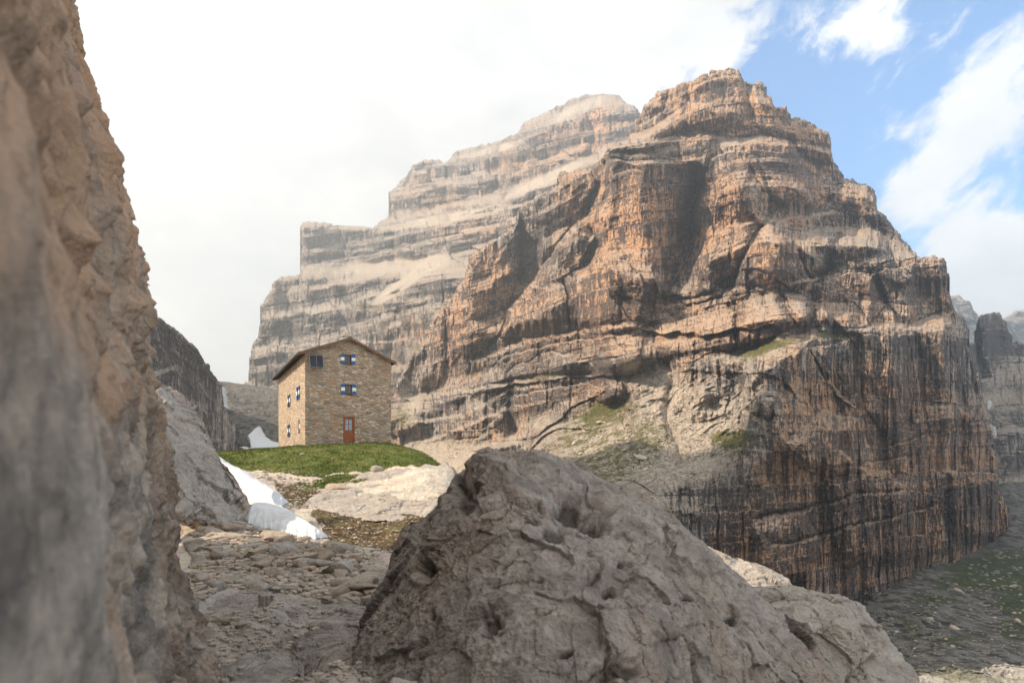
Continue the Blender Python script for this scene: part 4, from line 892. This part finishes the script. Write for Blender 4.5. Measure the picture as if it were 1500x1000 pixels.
big = [(499,716,38,'rounded pale rock resting on the left part of the smooth slab',(1.1,1,.85)),(552,689,20,'small blocky white rock on the slab edge at the foot of the grass',(1,1,1.1)),
       (372,850,46,'long flat tan rock lying low in the middle of the scree',(1.2,.9,.55)),(515,865,74,'broad brown grey rock half buried beside the boulder',(1.1,1,.8)),(492,838,62,'wedge shaped grey rock leaning above the broad brown one',(1,1,1)),
       (432,818,52,'flat pale rock plate near the lower tip of the scree',(1.3,1,.4)),(335,775,40,'tan rock just below the foot of the pinkish outcrop',(1.1,1,.7)),(290,798,40,'dark sided rock against the near cliff at the top of the scree',(1,1,.9)),
       (546,840,50,'rough grey rock wedged against the flake by the boulder',(1,1,.8)),(392,792,30,'small tilted pale rock just below the large snow patch',(1,1,.8)),(470,808,34,'flat grey rock below the brown mossy hollow',(1.2,1,.5)),(442,666,9,'small grey stone lying in the short grass of the mound',(1,1,.8))]
for k, (x, y, sz, lb, st) in enumerate(big): put_rock(x, y, sz, lb, stretch=st, mesh=(k * 4 + 1) % len(pm), rot=(.1 * math.sin(k), .15 * math.cos(k * 2), k * 1.3), sink=.3)
scree_poly = np.array([(280,735),(330,765),(365,770),(410,782),(470,795),(560,815),(575,850),(560,890),(500,885),(420,870),(330,860),(280,890)])
cnt = 0
for k in range(34):
    x, y = random.uniform(285, 565), random.uniform(745, 890)
    if poly_sd(np.array([x]), np.array([y]), scree_poly)[0] > 4: put_rock(x, y, random.uniform(22, 50), 'larger broken limestone slab lying among the loose scree rocks', 'broken slabs in the scree', stretch=(1.2, .9, random.uniform(.35, .8)), sink=.3)
while cnt < 210:
    x, y = random.uniform(275, 580), random.uniform(735, 895)
    if poly_sd(np.array([x]), np.array([y]), scree_poly)[0] < 0: continue
    put_rock(x, y, 8 + 32 * random.random() ** 2.6, 'angular limestone rock lying loose on the scree slope', 'loose rocks on the scree'); cnt += 1
for k in range(26):
    x, y = random.uniform(345, 440), random.uniform(690, 735)
    if x < 345 + (y - 690) * 1.6: continue
    put_rock(x, y, 4 + 8 * random.random() ** 2, 'small pale stone scattered between the snow patch and the slab', 'stones between snow and slab')
for k in range(28): put_rock(random.uniform(300, 540), random.uniform(890, 985), 8 + 14 * random.random() ** 2, 'loose stone lying on the dark bedrock steps below the scree', 'stones on the bedrock steps')
def on_mountain(x, y): return MV[np.argmin((MPX - x) ** 2 + (MPY - y) ** 2 + (MV[:, 1] > 700) * 1e6)]
for x, y, sz, lb in ((941, 673, 20, 'largest pale boulder on the grassy fan below the mountain'), (880, 621, 14, 'flat white boulder in the upper turf of the fan'), (910, 650, 15, 'cracked pale boulder in the middle of the grassy fan'), (918, 622, 10, 'small round boulder high on the grassy fan'), (1018, 672, 6, 'lone small pale boulder on the bare sunlit scree')):
    put_rock(x, y, sz, lb, loc=on_mountain(x, y), sink=.15, stretch=(1, 1, .9), name='boulder', cat='boulder')
k = 0
while k < 95:
    x, y = random.gauss(890, 55), random.gauss(655, 28)
    if not (770 < x < 990 and 592 < y < 715) or y < 655 - (x - 760) * .62: continue
    put_rock(x, y, 2.5 + 9 * random.random() ** 2.2, 'pale limestone boulder scattered on the grassy fan below the mountain', 'boulders on the grassy fan', loc=on_mountain(x, y), name='boulder', cat='boulder'); k += 1
k = 0
while k < 70:
    x, y = random.uniform(1290, 1500), random.uniform(835, 980)
    if y < 905 - (x - 1290) * .35 or y < 880 and x < 1400: continue
    put_rock(x, y, 3 + 11 * random.random() ** 3, 'grey boulder lying on the shaded valley floor below the dark wall', 'boulders on the valley floor', name='boulder', cat='boulder'); k += 1
# rubble that nobody could count
RV, RF = rock_proto(990, 1); av = []; af = []; off = 0
def rubble(n, box, size, test=None):
    global off
    for _ in range(n):
        x, y = random.uniform(box[0], box[2]), random.uniform(box[1], box[3])
        if test is not None and poly_sd(np.array([x]), np.array([y]), test)[0] < 0: continue
        p = on_ground(x, y); s = size(p[1]); a = random.uniform(0, 6.28); ca, sa = math.cos(a), math.sin(a)
        V = RV * np.array([random.uniform(.7, 1.3), random.uniform(.7, 1.3), random.uniform(.6, 1.2)]) * s
        V = np.stack([V[:, 0] * ca - V[:, 1] * sa, V[:, 0] * sa + V[:, 1] * ca, V[:, 2]], 1) + p + np.array([0, 0, s * .12])
        av.append(V); af.append(RF + off); off += len(V)
rubble(5200, (270, 730, 585, 900), lambda d: .03 + .13 * random.random() ** 3, scree_poly)
rubble(900, (300, 880, 560, 1000), lambda d: .02 + .05 * random.random() ** 2)
rubble(500, (455, 750, 660, 812), lambda d: .03 + .08 * random.random() ** 3)
rubble(700, (345, 690, 480, 745), lambda d: .03 + .12 * random.random() ** 3)
V = np.concatenate(av); F = np.concatenate(af)
tag(link('rubble', np_mesh('rubble', V, tris=F, attrs={'pit': np.zeros(len(V)), 'orange': np.zeros(len(V))}, smooth_sh=False), M_ROCKS[0]), 'small broken stones covering the scree and the bedrock', 'rubble', kind='stuff')

av.clear(); af.clear(); off = 0
rubble(3000, (1250, 800, 1500, 990), lambda d: d * (.0005 + .0042 * random.random() ** 4), np.array([(1262,905),(1330,868),(1400,845),(1440,815),(1500,800),(1500,990),(1330,990)]))
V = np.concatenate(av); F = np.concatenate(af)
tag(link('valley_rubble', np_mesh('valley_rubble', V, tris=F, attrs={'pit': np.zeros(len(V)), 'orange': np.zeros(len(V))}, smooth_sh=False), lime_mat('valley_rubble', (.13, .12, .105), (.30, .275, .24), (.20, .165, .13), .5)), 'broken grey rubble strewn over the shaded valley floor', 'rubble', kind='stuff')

# short grass on the mound
gp = []; gi = np.where((grass > .5) & near & (D < 62) & (D > 34) & (px > 300) & (px < 655))[0]
NB = 42000; pick = rng.choice(gi, NB)
bp = np.stack([(px[pick] - CX) / FL * D[pick], D[pick], gz[pick]], 1) + np.stack([rng.uniform(-.12, .12, NB), rng.uniform(-.12, .12, NB), np.zeros(NB)], 1)
clump = noise(bp, (1.1, 1.1, 1.1), 801)
hgt = (.05 + .10 * np.clip(clump + .4, 0, 1)) * rng.uniform(.6, 1.4, NB); ang = rng.uniform(0, 6.28, NB); wd = rng.uniform(.012, .03, NB)
ax = np.stack([np.cos(ang) * wd, np.sin(ang) * wd, np.zeros(NB)], 1); tip = np.stack([rng.normal(0, .04, NB), rng.normal(0, .04, NB), hgt], 1)
V = np.stack([bp - ax, bp + ax, bp + tip], 1).reshape(-1, 3); V[:, 2] -= .01
def blade_mat(t):
    p = t.pos(); n = t.noise(p, 1.1, 5, .65); m = t.noise(p, 9, 3)
    c = t.mix(t.ramp(m, .3, .7), (.045, .078, .014), (.12, .155, .030)); c = t.mix(t.math('MULTIPLY', t.ramp(n, .48, .66), .8), c, (.18, .16, .055))
    return {'Base Color': c, 'Roughness': .8}
tag(link('grass', np_mesh('grass', V, tris=np.arange(NB * 3).reshape(-1, 3), smooth_sh=False), material('alpine_grass', blade_mat)), 'short green alpine grass covering the mound around the stone house', 'grass', kind='stuff')
# ================================================================== the stone house
VPX = 285.0
fs = (VPX - CX) / FL; n_ = math.hypot(fs, 1)
DS_ = np.array([fs / n_, 1 / n_, 0]); DF_ = np.array([1 / n_, -fs / n_, 0]); UP = np.array([0, 0, 1.])
D0 = 52.0; C0 = np.array([(447 - CX) / FL * D0, D0, 0])
def on_front(x, y, out=0.):
    """local (t, z) on the front wall of the point seen at column x, row y"""
    q = (x - CX) / FL; t = (q * C0[1] - C0[0]) / (DF_[0] - q * DF_[1]); return t, (HY - y) / FL * (C0[1] + t * DF_[1])
def on_side(x, y):
    q = (x - CX) / FL; s = (q * C0[1] - C0[0]) / (DS_[0] - q * DS_[1]); return s, (HY - y) / FL * (C0[1] + s * DS_[1])
LF = on_front(573, 600)[0]; LS = on_side(408, 600)[0]
TA, ZA = on_front(512.6, 497.5); ZL = on_front(447, 516.5)[1]; ZR = on_front(573, 530.5)[1]; ZB = -.3
roofz = lambda t: np.interp(t, [-5, 0, TA, LF, LF + 5], [ZL - 5 * (ZA - ZL) / TA, ZL, ZA, ZR, ZR - 5 * (ZA - ZR) / (LF - TA)])
BASE = np.array([*(C0 + DF_ * LF / 2)[:2], .6])
house = bpy.data.objects.new('stone_house', None); COL.objects.link(house); house.location = BASE
tag(house, 'tall three storey rubble stone mountain house on the grassy mound', 'house')
WN = -DS_; SN = -DF_                          # outward normals of the front and side walls
class MB:
    def __init__(s): s.v = []; s.f = []
    def quad(s, *p): k = len(s.v); s.v += [np.asarray(q, float) for q in p]; s.f.append(list(range(k, k + len(p))))
    def box(s, o, a, b, c):
        o, a, b, c = [np.asarray(q, float) for q in (o, a, b, c)]; k = len(s.v)
        s.v += [o, o + a, o + a + b, o + b, o + c, o + a + c, o + a + b + c, o + b + c]
        fl = [(0, 3, 2, 1), (4, 5, 6, 7), (0, 1, 5, 4), (1, 2, 6, 5), (2, 3, 7, 6), (3, 0, 4, 7)]
        if np.dot(np.cross(a, b), c) < 0: fl = [g[::-1] for g in fl]
        s.f += [[k + i for i in g] for g in fl]
    def build(s, name, mat, parent=house, bevel=0.):
        me = bpy.data.meshes.new(name); me.from_pydata([tuple(q - BASE) for q in s.v], [], s.f); me.update()
        o = link(name, me, mat, parent)
        if bevel: m = o.modifiers.new('bevel', 'BEVEL'); m.width = bevel; m.segments = 2
        return o
FP = lambda t, z, out=0.: C0 + DF_ * t + UP * z + WN * out
SP = lambda s_, z, out=0.: C0 + DS_ * s_ + UP * z + SN * out
def rect_f(x0, y0, x1, y1): a = on_front(x0, y1); b = on_front(x1, y0); return a[0], a[1], b[0], b[1]
def rect_s(x0, y0, x1, y1): a = on_side(x1, y1); b = on_side(x0, y0); c = on_side(x0, y1); d = on_side(x1, y0); return a[0], (a[1] + c[1]) / 2, b[0], (b[1] + d[1]) / 2
F_WIN = [rect_f(504.6, 519.6, 514.6, 532.4), rect_f(505.4, 563.0, 515.6, 577.0)]
DOOR = rect_f(502.6, 610.2, 519.8, 648.3)
S_WIN = [rect_s(433.6, 569, 438.2, 583), rect_s(419.8, 581, 424.6, 594), rect_s(435.0, 618, 439.0, 630), rect_s(418.8, 623, 424.4, 639)]
S_WIN = [(a, (b + d) / 2 - .5, a + .75, (b + d) / 2 + .5) for a, b, c, d in S_WIN]
def stone_mat(t):
    p = t.pos(); pr = t.vmath('ADD', p, t.scale(t.vmath('SUBTRACT', t.noise(p, 2.2, 4, .6, out=1), (.5, .5, .5)), .35))
    q = t.map(pr, (2.3, 2.3, 4.7))
    col = t.voro(q, 1, 'F1', 'Color'); edge = t.voro(q, 1, 'DISTANCE_TO_EDGE', 'Distance')
    sx = t.n.new('ShaderNodeSeparateColor'); t.l.new(col, sx.inputs[0])
    c = t.mix(sx.outputs[0], (.37, .285, .215), (.66, .53, .415))
    c = t.mix(t.ramp(sx.outputs[1], .72, .95), c, (.47, .30, .185)); c = t.mix(t.ramp(sx.outputs[2], .78, 1.), c, (.50, .44, .36)); c = t.mix(t.ramp(sx.outputs[1], .25, .05, 0, .8), c, (.21, .185, .165))
    n = t.noise(p, 9, 5, .65); c = t.mix(t.ramp(n, .3, .7, 0, .5), c, (.24, .175, .125))
    big = t.noise(p, .5, 4, .6); c = t.mix(t.ramp(big, .5, .75, 0, .35), c, (.30, .255, .215))
    m = t.ramp(edge, .01, .07); c = t.mix(m, (.33, .265, .205), c)
    h = t.math('ADD', t.math('MULTIPLY', t.ramp(edge, 0, .22), 1.), t.math('ADD', t.math('MULTIPLY', sx.outputs[0], .5), t.math('MULTIPLY', n, .35)))
    return {'Base Color': c, 'Normal': t.bump(h, .9, .07), 'Roughness': .93}
M_STONE = material('rubble_masonry', stone_mat)
M_WOOD = plain('dark_window_wood', (.10, .045, .022), .6, .3, 8); M_DOOR = plain('red_brown_door_wood', (.27, .085, .028), .45, .25, 6, bump=.005)
M_BLUE = plain('blue_shutter_paint', (.015, .105, .30), .5, .2, 9); M_WHITE = plain('white_shutter_paint', (.74, .74, .72), .55, .1, 9)
M_GLASS = plain('window_glass', (.03, .045, .07), .08, .2, 1, 0., .8); M_PANE = plain('pale_blue_pane', (.20, .31, .42), .15, .2, 3, 0., .7)
M_ROOF = plain('grey_sheet_roof', (.10, .105, .115), .5, .25, 2, .3); M_EAVE = plain('dark_eave_wood', (.055, .035, .025), .8, .35, 5); M_FASCIA = plain('brown_fascia', (.16, .085, .045), .7, .3, 4)
M_PV = plain('solar_cells', (.028, .031, .042), .45, .3, 6, 0., .2); M_ALU = plain('aluminium_frame', (.22, .225, .235), .5, .1, 4, .4); M_STEP = plain('grey_step_stone', (.27, .25, .225), .9, .25, 5, bump=.02)
# walls with real openings
w = MB()
ts = sorted({0, LF, TA, *[v for r in F_WIN + [DOOR] for v in (r[0], r[2])]})
REC = .26
for a, b in zip(ts[:-1], ts[1:]):
    holes = sorted([(r[1], r[3]) for r in F_WIN + [DOOR] if r[0] <= a + 1e-6 and r[2] >= b - 1e-6]); z = ZB
    for h0, h1 in holes: w.quad(FP(a, z), FP(b, z), FP(b, h0), FP(a, h0)); z = h1
    w.quad(FP(a, z), FP(b, z), FP(b, roofz(b)), FP(a, roofz(a)))
for r in F_WIN + [DOOR]:
    t0, z0, t1, z1 = r
    w.quad(FP(t0, z0), FP(t0, z0, -REC), FP(t0, z1, -REC), FP(t0, z1)); w.quad(FP(t1, z0, -REC), FP(t1, z0), FP(t1, z1), FP(t1, z1, -REC))
    w.quad(FP(t0, z1), FP(t0, z1, -REC), FP(t1, z1, -REC), FP(t1, z1)); w.quad(FP(t0, z0, -REC), FP(t0, z0), FP(t1, z0), FP(t1, z0, -REC))
sx_ = sorted({0, LS, *[v for r in S_WIN for v in (r[0], r[2])]})
for a, b in zip(sx_[:-1], sx_[1:]):
    holes = sorted([(r[1], r[3]) for r in S_WIN if r[0] <= a + 1e-6 and r[2] >= b - 1e-6]); z = ZB
    for h0, h1 in holes: w.quad(SP(b, z), SP(a, z), SP(a, h0), SP(b, h0)); z = h1
    w.quad(SP(b, z), SP(a, z), SP(a, ZL), SP(b, ZL))
for s0, z0, s1, z1 in S_WIN:
    w.quad(SP(s1, z0), SP(s1, z0, -REC), SP(s1, z1, -REC), SP(s1, z1)); w.quad(SP(s0, z0, -REC), SP(s0, z0), SP(s0, z1), SP(s0, z1, -REC))
    w.quad(SP(s0, z1, -REC), SP(s0, z1), SP(s1, z1), SP(s1, z1, -REC)); w.quad(SP(s0, z0), SP(s0, z0, -REC), SP(s1, z0, -REC), SP(s1, z0))
RP = lambda s_, z: C0 + DF_ * LF + DS_ * s_ + UP * z
w.quad(RP(0, ZB), RP(LS, ZB), RP(LS, ZR), RP(0, ZR))
BP = lambda t, z: C0 + DF_ * t + DS_ * LS + UP * z
w.quad(BP(0, ZB), BP(0, ZL), BP(TA, ZA), BP(TA, ZB)); w.quad(BP(TA, ZB), BP(TA, ZA), BP(LF, ZR), BP(LF, ZB))
w.build('wall', M_STONE)
# roof: two slopes with real thickness
OVF, OVL, OVR, TH = .30, .62, .36, .11
def slope(mb, t0, t1, lift, th, s0=-OVF, s1=LS + .3):
    a, b = roofz(t0), roofz(t1)
    p = [C0 + DF_ * t0 + DS_ * s0 + UP * (a + lift), C0 + DF_ * t1 + DS_ * s0 + UP * (b + lift), C0 + DF_ * t1 + DS_ * s1 + UP * (b + lift), C0 + DF_ * t0 + DS_ * s1 + UP * (a + lift)]
    u = [q + UP * th for q in p]
    mb.quad(*u); mb.quad(*p[::-1])
    for k in range(4): mb.quad(p[k], p[(k + 1) % 4], u[(k + 1) % 4], u[k])
r_ = MB(); slope(r_, -OVL, TA, .10, .07); slope(r_, TA, LF + OVR, .10, .07); roof = r_.build('roof', M_ROOF)
d_ = MB(); slope(d_, -OVL + .04, TA - .002, .012, .082, -OVF + .04, LS + .25); slope(d_, TA + .002, LF + OVR - .04, .012, .082, -OVF + .04, LS + .25); d_.build('eave_board', M_EAVE, roof)
c_ = MB(); c_.box(C0 + DF_ * (TA - .12) + DS_ * (-OVF - .02) + UP * (ZA + .165), DF_ * .24, DS_ * (LS + .6), UP * .045); c_.build('ridge_cap', M_ROOF, roof)
for t0, t1 in ((-OVL, TA), (TA, LF + OVR)):
    a, b = roofz(t0), roofz(t1); f_ = MB(); f_.box(FP(t0, a - .06, OVF + .012), DF_ * (t1 - t0) + UP * (b - a), UP * .155, -WN * .03 + WN * .06); f_.build('fascia', M_FASCIA, roof)
for k in range(24):                                  # rafter ends under the long left eave
    s_ = .25 + k * (LS - .4) / 23; m_ = MB(); za = roofz(-OVL + .08); zb = roofz(.3)
    m_.box(C0 + DF_ * (-OVL + .08) + DS_ * s_ + UP * (za - .12), DF_ * (OVL + .2) + UP * (zb - za), DS_ * .10, UP * .13); m_.build('rafter', M_EAVE, roof)
# windows
def window(P, rect, open_l=True, open_r=True, closed=False):
    t0, z0, t1, z1 = rect; W = t1 - t0; H = z1 - z0
    ax = (P(1, 0) - P(0, 0)); nrm = (P(0, 0, 1) - P(0, 0))
    fr = MB(); d0 = -.20; b = .07
    for o, aa, cc in ((P(t0, z0, d0), ax * W, UP * b), (P(t0, z1 - b, d0), ax * W, UP * b), (P(t0, z0 + b, d0), ax * b, UP * (H - 2 * b)), (P(t1 - b, z0 + b, d0), ax * b, UP * (H - 2 * b)), (P((t0 + t1) / 2 - .025, z0 + b, d0), ax * .05, UP * (H - 2 * b))):
        fr.box(o, aa, cc, nrm * .08)
    f = fr.build('window', M_WOOD)
    sl_ = MB(); sl_.box(P(t0 - .06, z0 - .06, -.1), ax * (W + .12), UP * .06, nrm * .15); sl_.build('sill', M_WOOD, f)
    for k in (0, 1):
        g = MB(); a = t0 + b if k == 0 else (t0 + t1) / 2 + .025; g.box(P(a, z0 + b, d0 + .02), ax * (W / 2 - b - .025), UP * (H - 2 * b), nrm * .02); g.build('pane', M_GLASS, f)
    sw = W * .53
    pl = []
    if closed: pl.append((t0 + .03, W - .06, -.10))
    else: pl += [(t0 - sw - .02, sw, .03), (t1 + .02, sw, .03)]
    for a, ww, o_ in pl:
        s = MB(); hh = H + .06 if not closed else H - .06; zz0 = z0 - .03 if not closed else z0 + .03
        for k in range(3): s.box(P(a, zz0 + hh * k / 3 + .004, o_), ax * ww, UP * (hh / 3 - .008), nrm * .045)
        sh = s.build('shutter', M_BLUE, f)
        sh.data.materials.append(M_WHITE)
        for q in range(6, 12): sh.data.polygons[q].material_index = 1
for r in F_WIN: window(FP, r)
for k, r in enumerate(S_WIN): window(SP, r, closed=(k == 2))
# door
t0, z0, t1, z1 = DOOR; b = .11; dr = MB(); W = t1 - t0; H = z1 - z0
dr.box(FP(t0 + b, z0 + .03, -.18), DF_ * (W - 2 * b), UP * (H * .45), WN * .06)
zt = z0 + .03 + H * .45; hw = W - 2 * b
for o, aa, cc in ((FP(t0 + b, zt, -.18), DF_ * .09, UP * (z1 - b - zt)), (FP(t1 - b - .09, zt, -.18), DF_ * .09, UP * (z1 - b - zt)), (FP(t0 + b + .09, z1 - b - .1, -.18), DF_ * (hw - .18), UP * .1), (FP(t0 + b + .09, zt, -.18), DF_ * (hw - .18), UP * .06),
                  (FP((t0 + t1) / 2 - .025, zt + .06, -.18), DF_ * .05, UP * (z1 - b - zt - .16)), (FP(t0 + b + .09, (zt + z1 - b) / 2 - .02, -.175), DF_ * (hw / 2 - .115), UP * .05), (FP((t0 + t1) / 2 + .025, (zt + z1 - b) / 2 - .02, -.175), DF_ * (hw / 2 - .115), UP * .05)):
    dr.box(o, aa, cc, WN * .06)
for k in range(4): dr.box(FP(t0 + b + .05 + k * (hw - .1) / 4, z0 + .14, -.12), DF_ * ((hw - .1) / 4 - .03), UP * (H * .45 - .24), WN * .02)
door = dr.build('door', M_DOOR)
fr = MB()
for o, aa, cc in ((FP(t0 + .002, z0, -.2), DF_ * (b - .004), UP * H), (FP(t1 - b + .002, z0, -.2), DF_ * (b - .004), UP * H), (FP(t0 + b, z1 - b, -.2), DF_ * hw, UP * b)): fr.box(o, aa, cc, WN * .17)
fr.build('door_frame', M_DOOR, door)
for i in (0, 1):
    for j in (0, 1):
        g = MB(); ph = (z1 - b - zt - .16) / 2; pwid = hw / 2 - .115
        g.box(FP(t0 + b + .09 + i * (pwid + .05), zt + .06 + j * ph, -.165), DF_ * pwid, UP * ph, WN * .02); g.build('pane', M_PANE, door)
hd = MB(); hd.box(FP(t0 + b + .04, z0 + H * .47, -.12), DF_ * .12, UP * .03, WN * .05); hd.build('handle', M_ALU, door)
st = MB(); st.box(FP(t0 - .35, z0 - .42, -.02), DF_ * (W + .7), UP * .40, WN * .75); st.build('step', M_STEP, bevel=.03)
# solar panel on brackets near the upper left corner
ta, za = on_front(453.2, 538.8); tb_, zb = on_front(472.0, 521.2)
Wp, Hp = tb_ - ta, zb - za
pvo = FP(ta, za, .48); up_ = UP * Hp - WN * .34
pm_ = MB(); nrm = np.cross(DF_, up_ / np.linalg.norm(up_)); nrm = nrm / np.linalg.norm(nrm); 
if np.dot(nrm, WN) < 0: nrm = -nrm
pm_.box(pvo, DF_ * (Wp * .485), up_, nrm * .04); pm_.box(pvo + DF_ * Wp * .515, DF_ * (Wp * .485), up_, nrm * .04); pan = pm_.build('solar_panel', M_PV)
fr = MB(); e = .035
for o, aa, cc in ((pvo - DF_ * e, DF_ * (Wp + 2 * e), up_ * .03), (pvo - DF_ * e + up_ * .97, DF_ * (Wp + 2 * e), up_ * .03), (pvo - DF_ * e + up_ * .03, DF_ * e, up_ * .94), (pvo + DF_ * Wp + up_ * .03, DF_ * e, up_ * .94), (pvo + DF_ * Wp * .487 + up_ * .03, DF_ * Wp * .026, up_ * .94)): fr.box(o, aa, cc, nrm * .055)
fr.build('panel_frame', M_ALU, pan)
for k in (.12, .82):
    bk = MB(); bk.box(FP(ta + Wp * k, za + .02, 0), DF_ * .05, UP * .05, WN * .47); bk.build('bracket', M_EAVE, pan)

# ================================================================== camera, light, sky, air
cam = bpy.data.cameras.new('camera'); co = bpy.data.objects.new('camera', cam); COL.objects.link(co); S.camera = co
co.rotation_euler = (R(90), 0, 0); cam.sensor_width = 36; cam.lens = 24; cam.clip_end = 20000; cam.clip_start = .05
cam.shift_y = (HY - 500) / 1500.0
cam.dof.use_dof = True; cam.dof.focus_distance = 30; cam.dof.aperture_fstop = 1.9
from mathutils import Vector
AZ, EL = R(95), R(38)                       # sun: to the left, a little behind the camera
sdir = Vector((-math.sin(AZ) * math.cos(EL), math.cos(AZ) * math.cos(EL), math.sin(EL)))
l = bpy.data.lights.new('sun', 'SUN'); l.energy = 4.3; l.angle = R(.8); l.color = (1, .83, .64); lo = bpy.data.objects.new('sun', l); COL.objects.link(lo)
lo.rotation_euler = sdir.to_track_quat('Z', 'Y').to_euler(); lo.location = (-100, -20, 300)
w = bpy.data.worlds.new('World'); S.world = w; w.use_nodes = True
t = NT(w.node_tree); bg = t.n['Background']
sky = t.n.new('ShaderNodeTexSky'); sky.sky_type = 'NISHITA'; sky.sun_disc = False; sky.sun_elevation = EL; sky.sun_rotation = -AZ; sky.altitude = 2400; sky.air_density = 1.0; sky.dust_density = .6
dirv = t.n.new('ShaderNodeTexCoord').outputs['Generated']
nv = t.vmath('NORMALIZE', dirv)
def toward(px, py): v = Vector(((px - CX) / FL, 1, (HY - py) / FL)).normalized(); return tuple(v)
def cap(px, py, r0, r1):                      # 1 inside r1 degrees of a direction, 0 beyond r0
    d = t.vmath('DOT_PRODUCT', nv, toward(px, py)); return t.ramp(d, math.cos(R(r0)), math.cos(R(r1)))
rot = t.map(nv, (1, 1, 1), rot=(0, R(38), 0))
cl = t.noise(t.map(rot, (5, 5, 8), loc=(.35, .2, .1)), 1, 9, .62, .4)
cf = t.noise(t.map(rot, (15, 15, 24)), 1, 8, .66, .6)
wsp = t.math('ADD', t.math('MULTIPLY', cl, .60), t.math('MULTIPLY', cf, .40))
behind = t.ramp(t.vmath('DOT_PRODUCT', nv, (.1, -.85, .52)), -.1, .75)  # unseen bright cloud behind the camera, added to fill the foreground
bank = t.math('MAXIMUM', t.math('MAXIMUM', cap(350, 250, 44, 20), t.math('MULTIPLY', cap(760, -80, 22, 10), .75)), t.math('MULTIPLY', cap(-600, -200, 70, 30), 1.))
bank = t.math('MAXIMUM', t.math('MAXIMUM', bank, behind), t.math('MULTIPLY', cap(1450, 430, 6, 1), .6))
wis = t.math('ADD', t.math('ADD', t.math('MULTIPLY', cap(1350, 130, 9, 1), .11), t.math('MULTIPLY', cap(1230, 60, 5, 1), .12)), t.math('ADD', t.math('MULTIPLY', cap(1400, 310, 6, 1), .12), t.math('MULTIPLY', cap(1490, 130, 5, 1), .12)))
gap = t.math('MULTIPLY', cap(1180, 130, 6, 1), .10)
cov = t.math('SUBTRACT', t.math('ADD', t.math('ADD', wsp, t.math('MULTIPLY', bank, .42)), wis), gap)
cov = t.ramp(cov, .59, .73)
shade = t.ramp(t.noise(t.map(nv, (4, 4, 7), loc=(4, 1, 2)), 1, 7, .6), .3, .7)
ccol = t.mix(shade, (.86, .875, .875), (1.1, 1.085, 1.05))
glow = cap(250, 200, 60, 5)
sc_ = t.n.new('ShaderNodeVectorMath'); sc_.operation = 'SCALE'; t.l.new(ccol, sc_.inputs[0]); t.l.new(t.math('ADD', t.math('MULTIPLY', glow, .5), t.math('ADD', t.math('ADD', 3.0, t.math('MULTIPLY', cap(1430, 300, 24, 6), .9)), t.math('MULTIPLY', behind, 1.3))), sc_.inputs['Scale'])  # cloud radiance, raised further for the added fill cloud
skyc = t.mix(1., sky.outputs[0], (.78, 1.04, 1.12), 'MULTIPLY')
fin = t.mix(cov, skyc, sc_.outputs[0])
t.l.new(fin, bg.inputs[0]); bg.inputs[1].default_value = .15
S.view_settings.view_transform = 'Standard'; S.view_settings.look = 'None'; S.view_settings.exposure = 1.15; S.view_settings.gamma = 1; S.view_settings.use_curve_mapping = False
# the air
hz = MB(); hz.box((-6200, -60, -560), (12400, 0, 0), (0, 3000, 0), (0, 0, 1330))
me = bpy.data.meshes.new('haze'); me.from_pydata([tuple(q) for q in hz.v], [], hz.f); me.update(); hm = bpy.data.materials.new('mountain_haze'); hm.use_nodes = True
hm.node_tree.nodes.clear(); o_ = hm.node_tree.nodes.new('ShaderNodeOutputMaterial'); v_ = hm.node_tree.nodes.new('ShaderNodeVolumePrincipled'); hm.node_tree.links.new(v_.outputs[0], o_.inputs['Volume'])
v_.inputs['Density'].default_value = .0003; v_.inputs['Color'].default_value = (.88, .95, 1.0, 1); v_.inputs['Anisotropy'].default_value = .55
tag(link('haze', me, hm), 'thin bright haze in the mountain air', 'haze', kind='stuff')
S.render.engine = 'CYCLES'; S.cycles.use_denoising = True; S.cycles.denoiser = 'OPENIMAGEDENOISE'; S.cycles.max_bounces = 6; S.cycles.volume_bounces = 0; S.cycles.use_adaptive_sampling = True; S.cycles.adaptive_threshold = .02
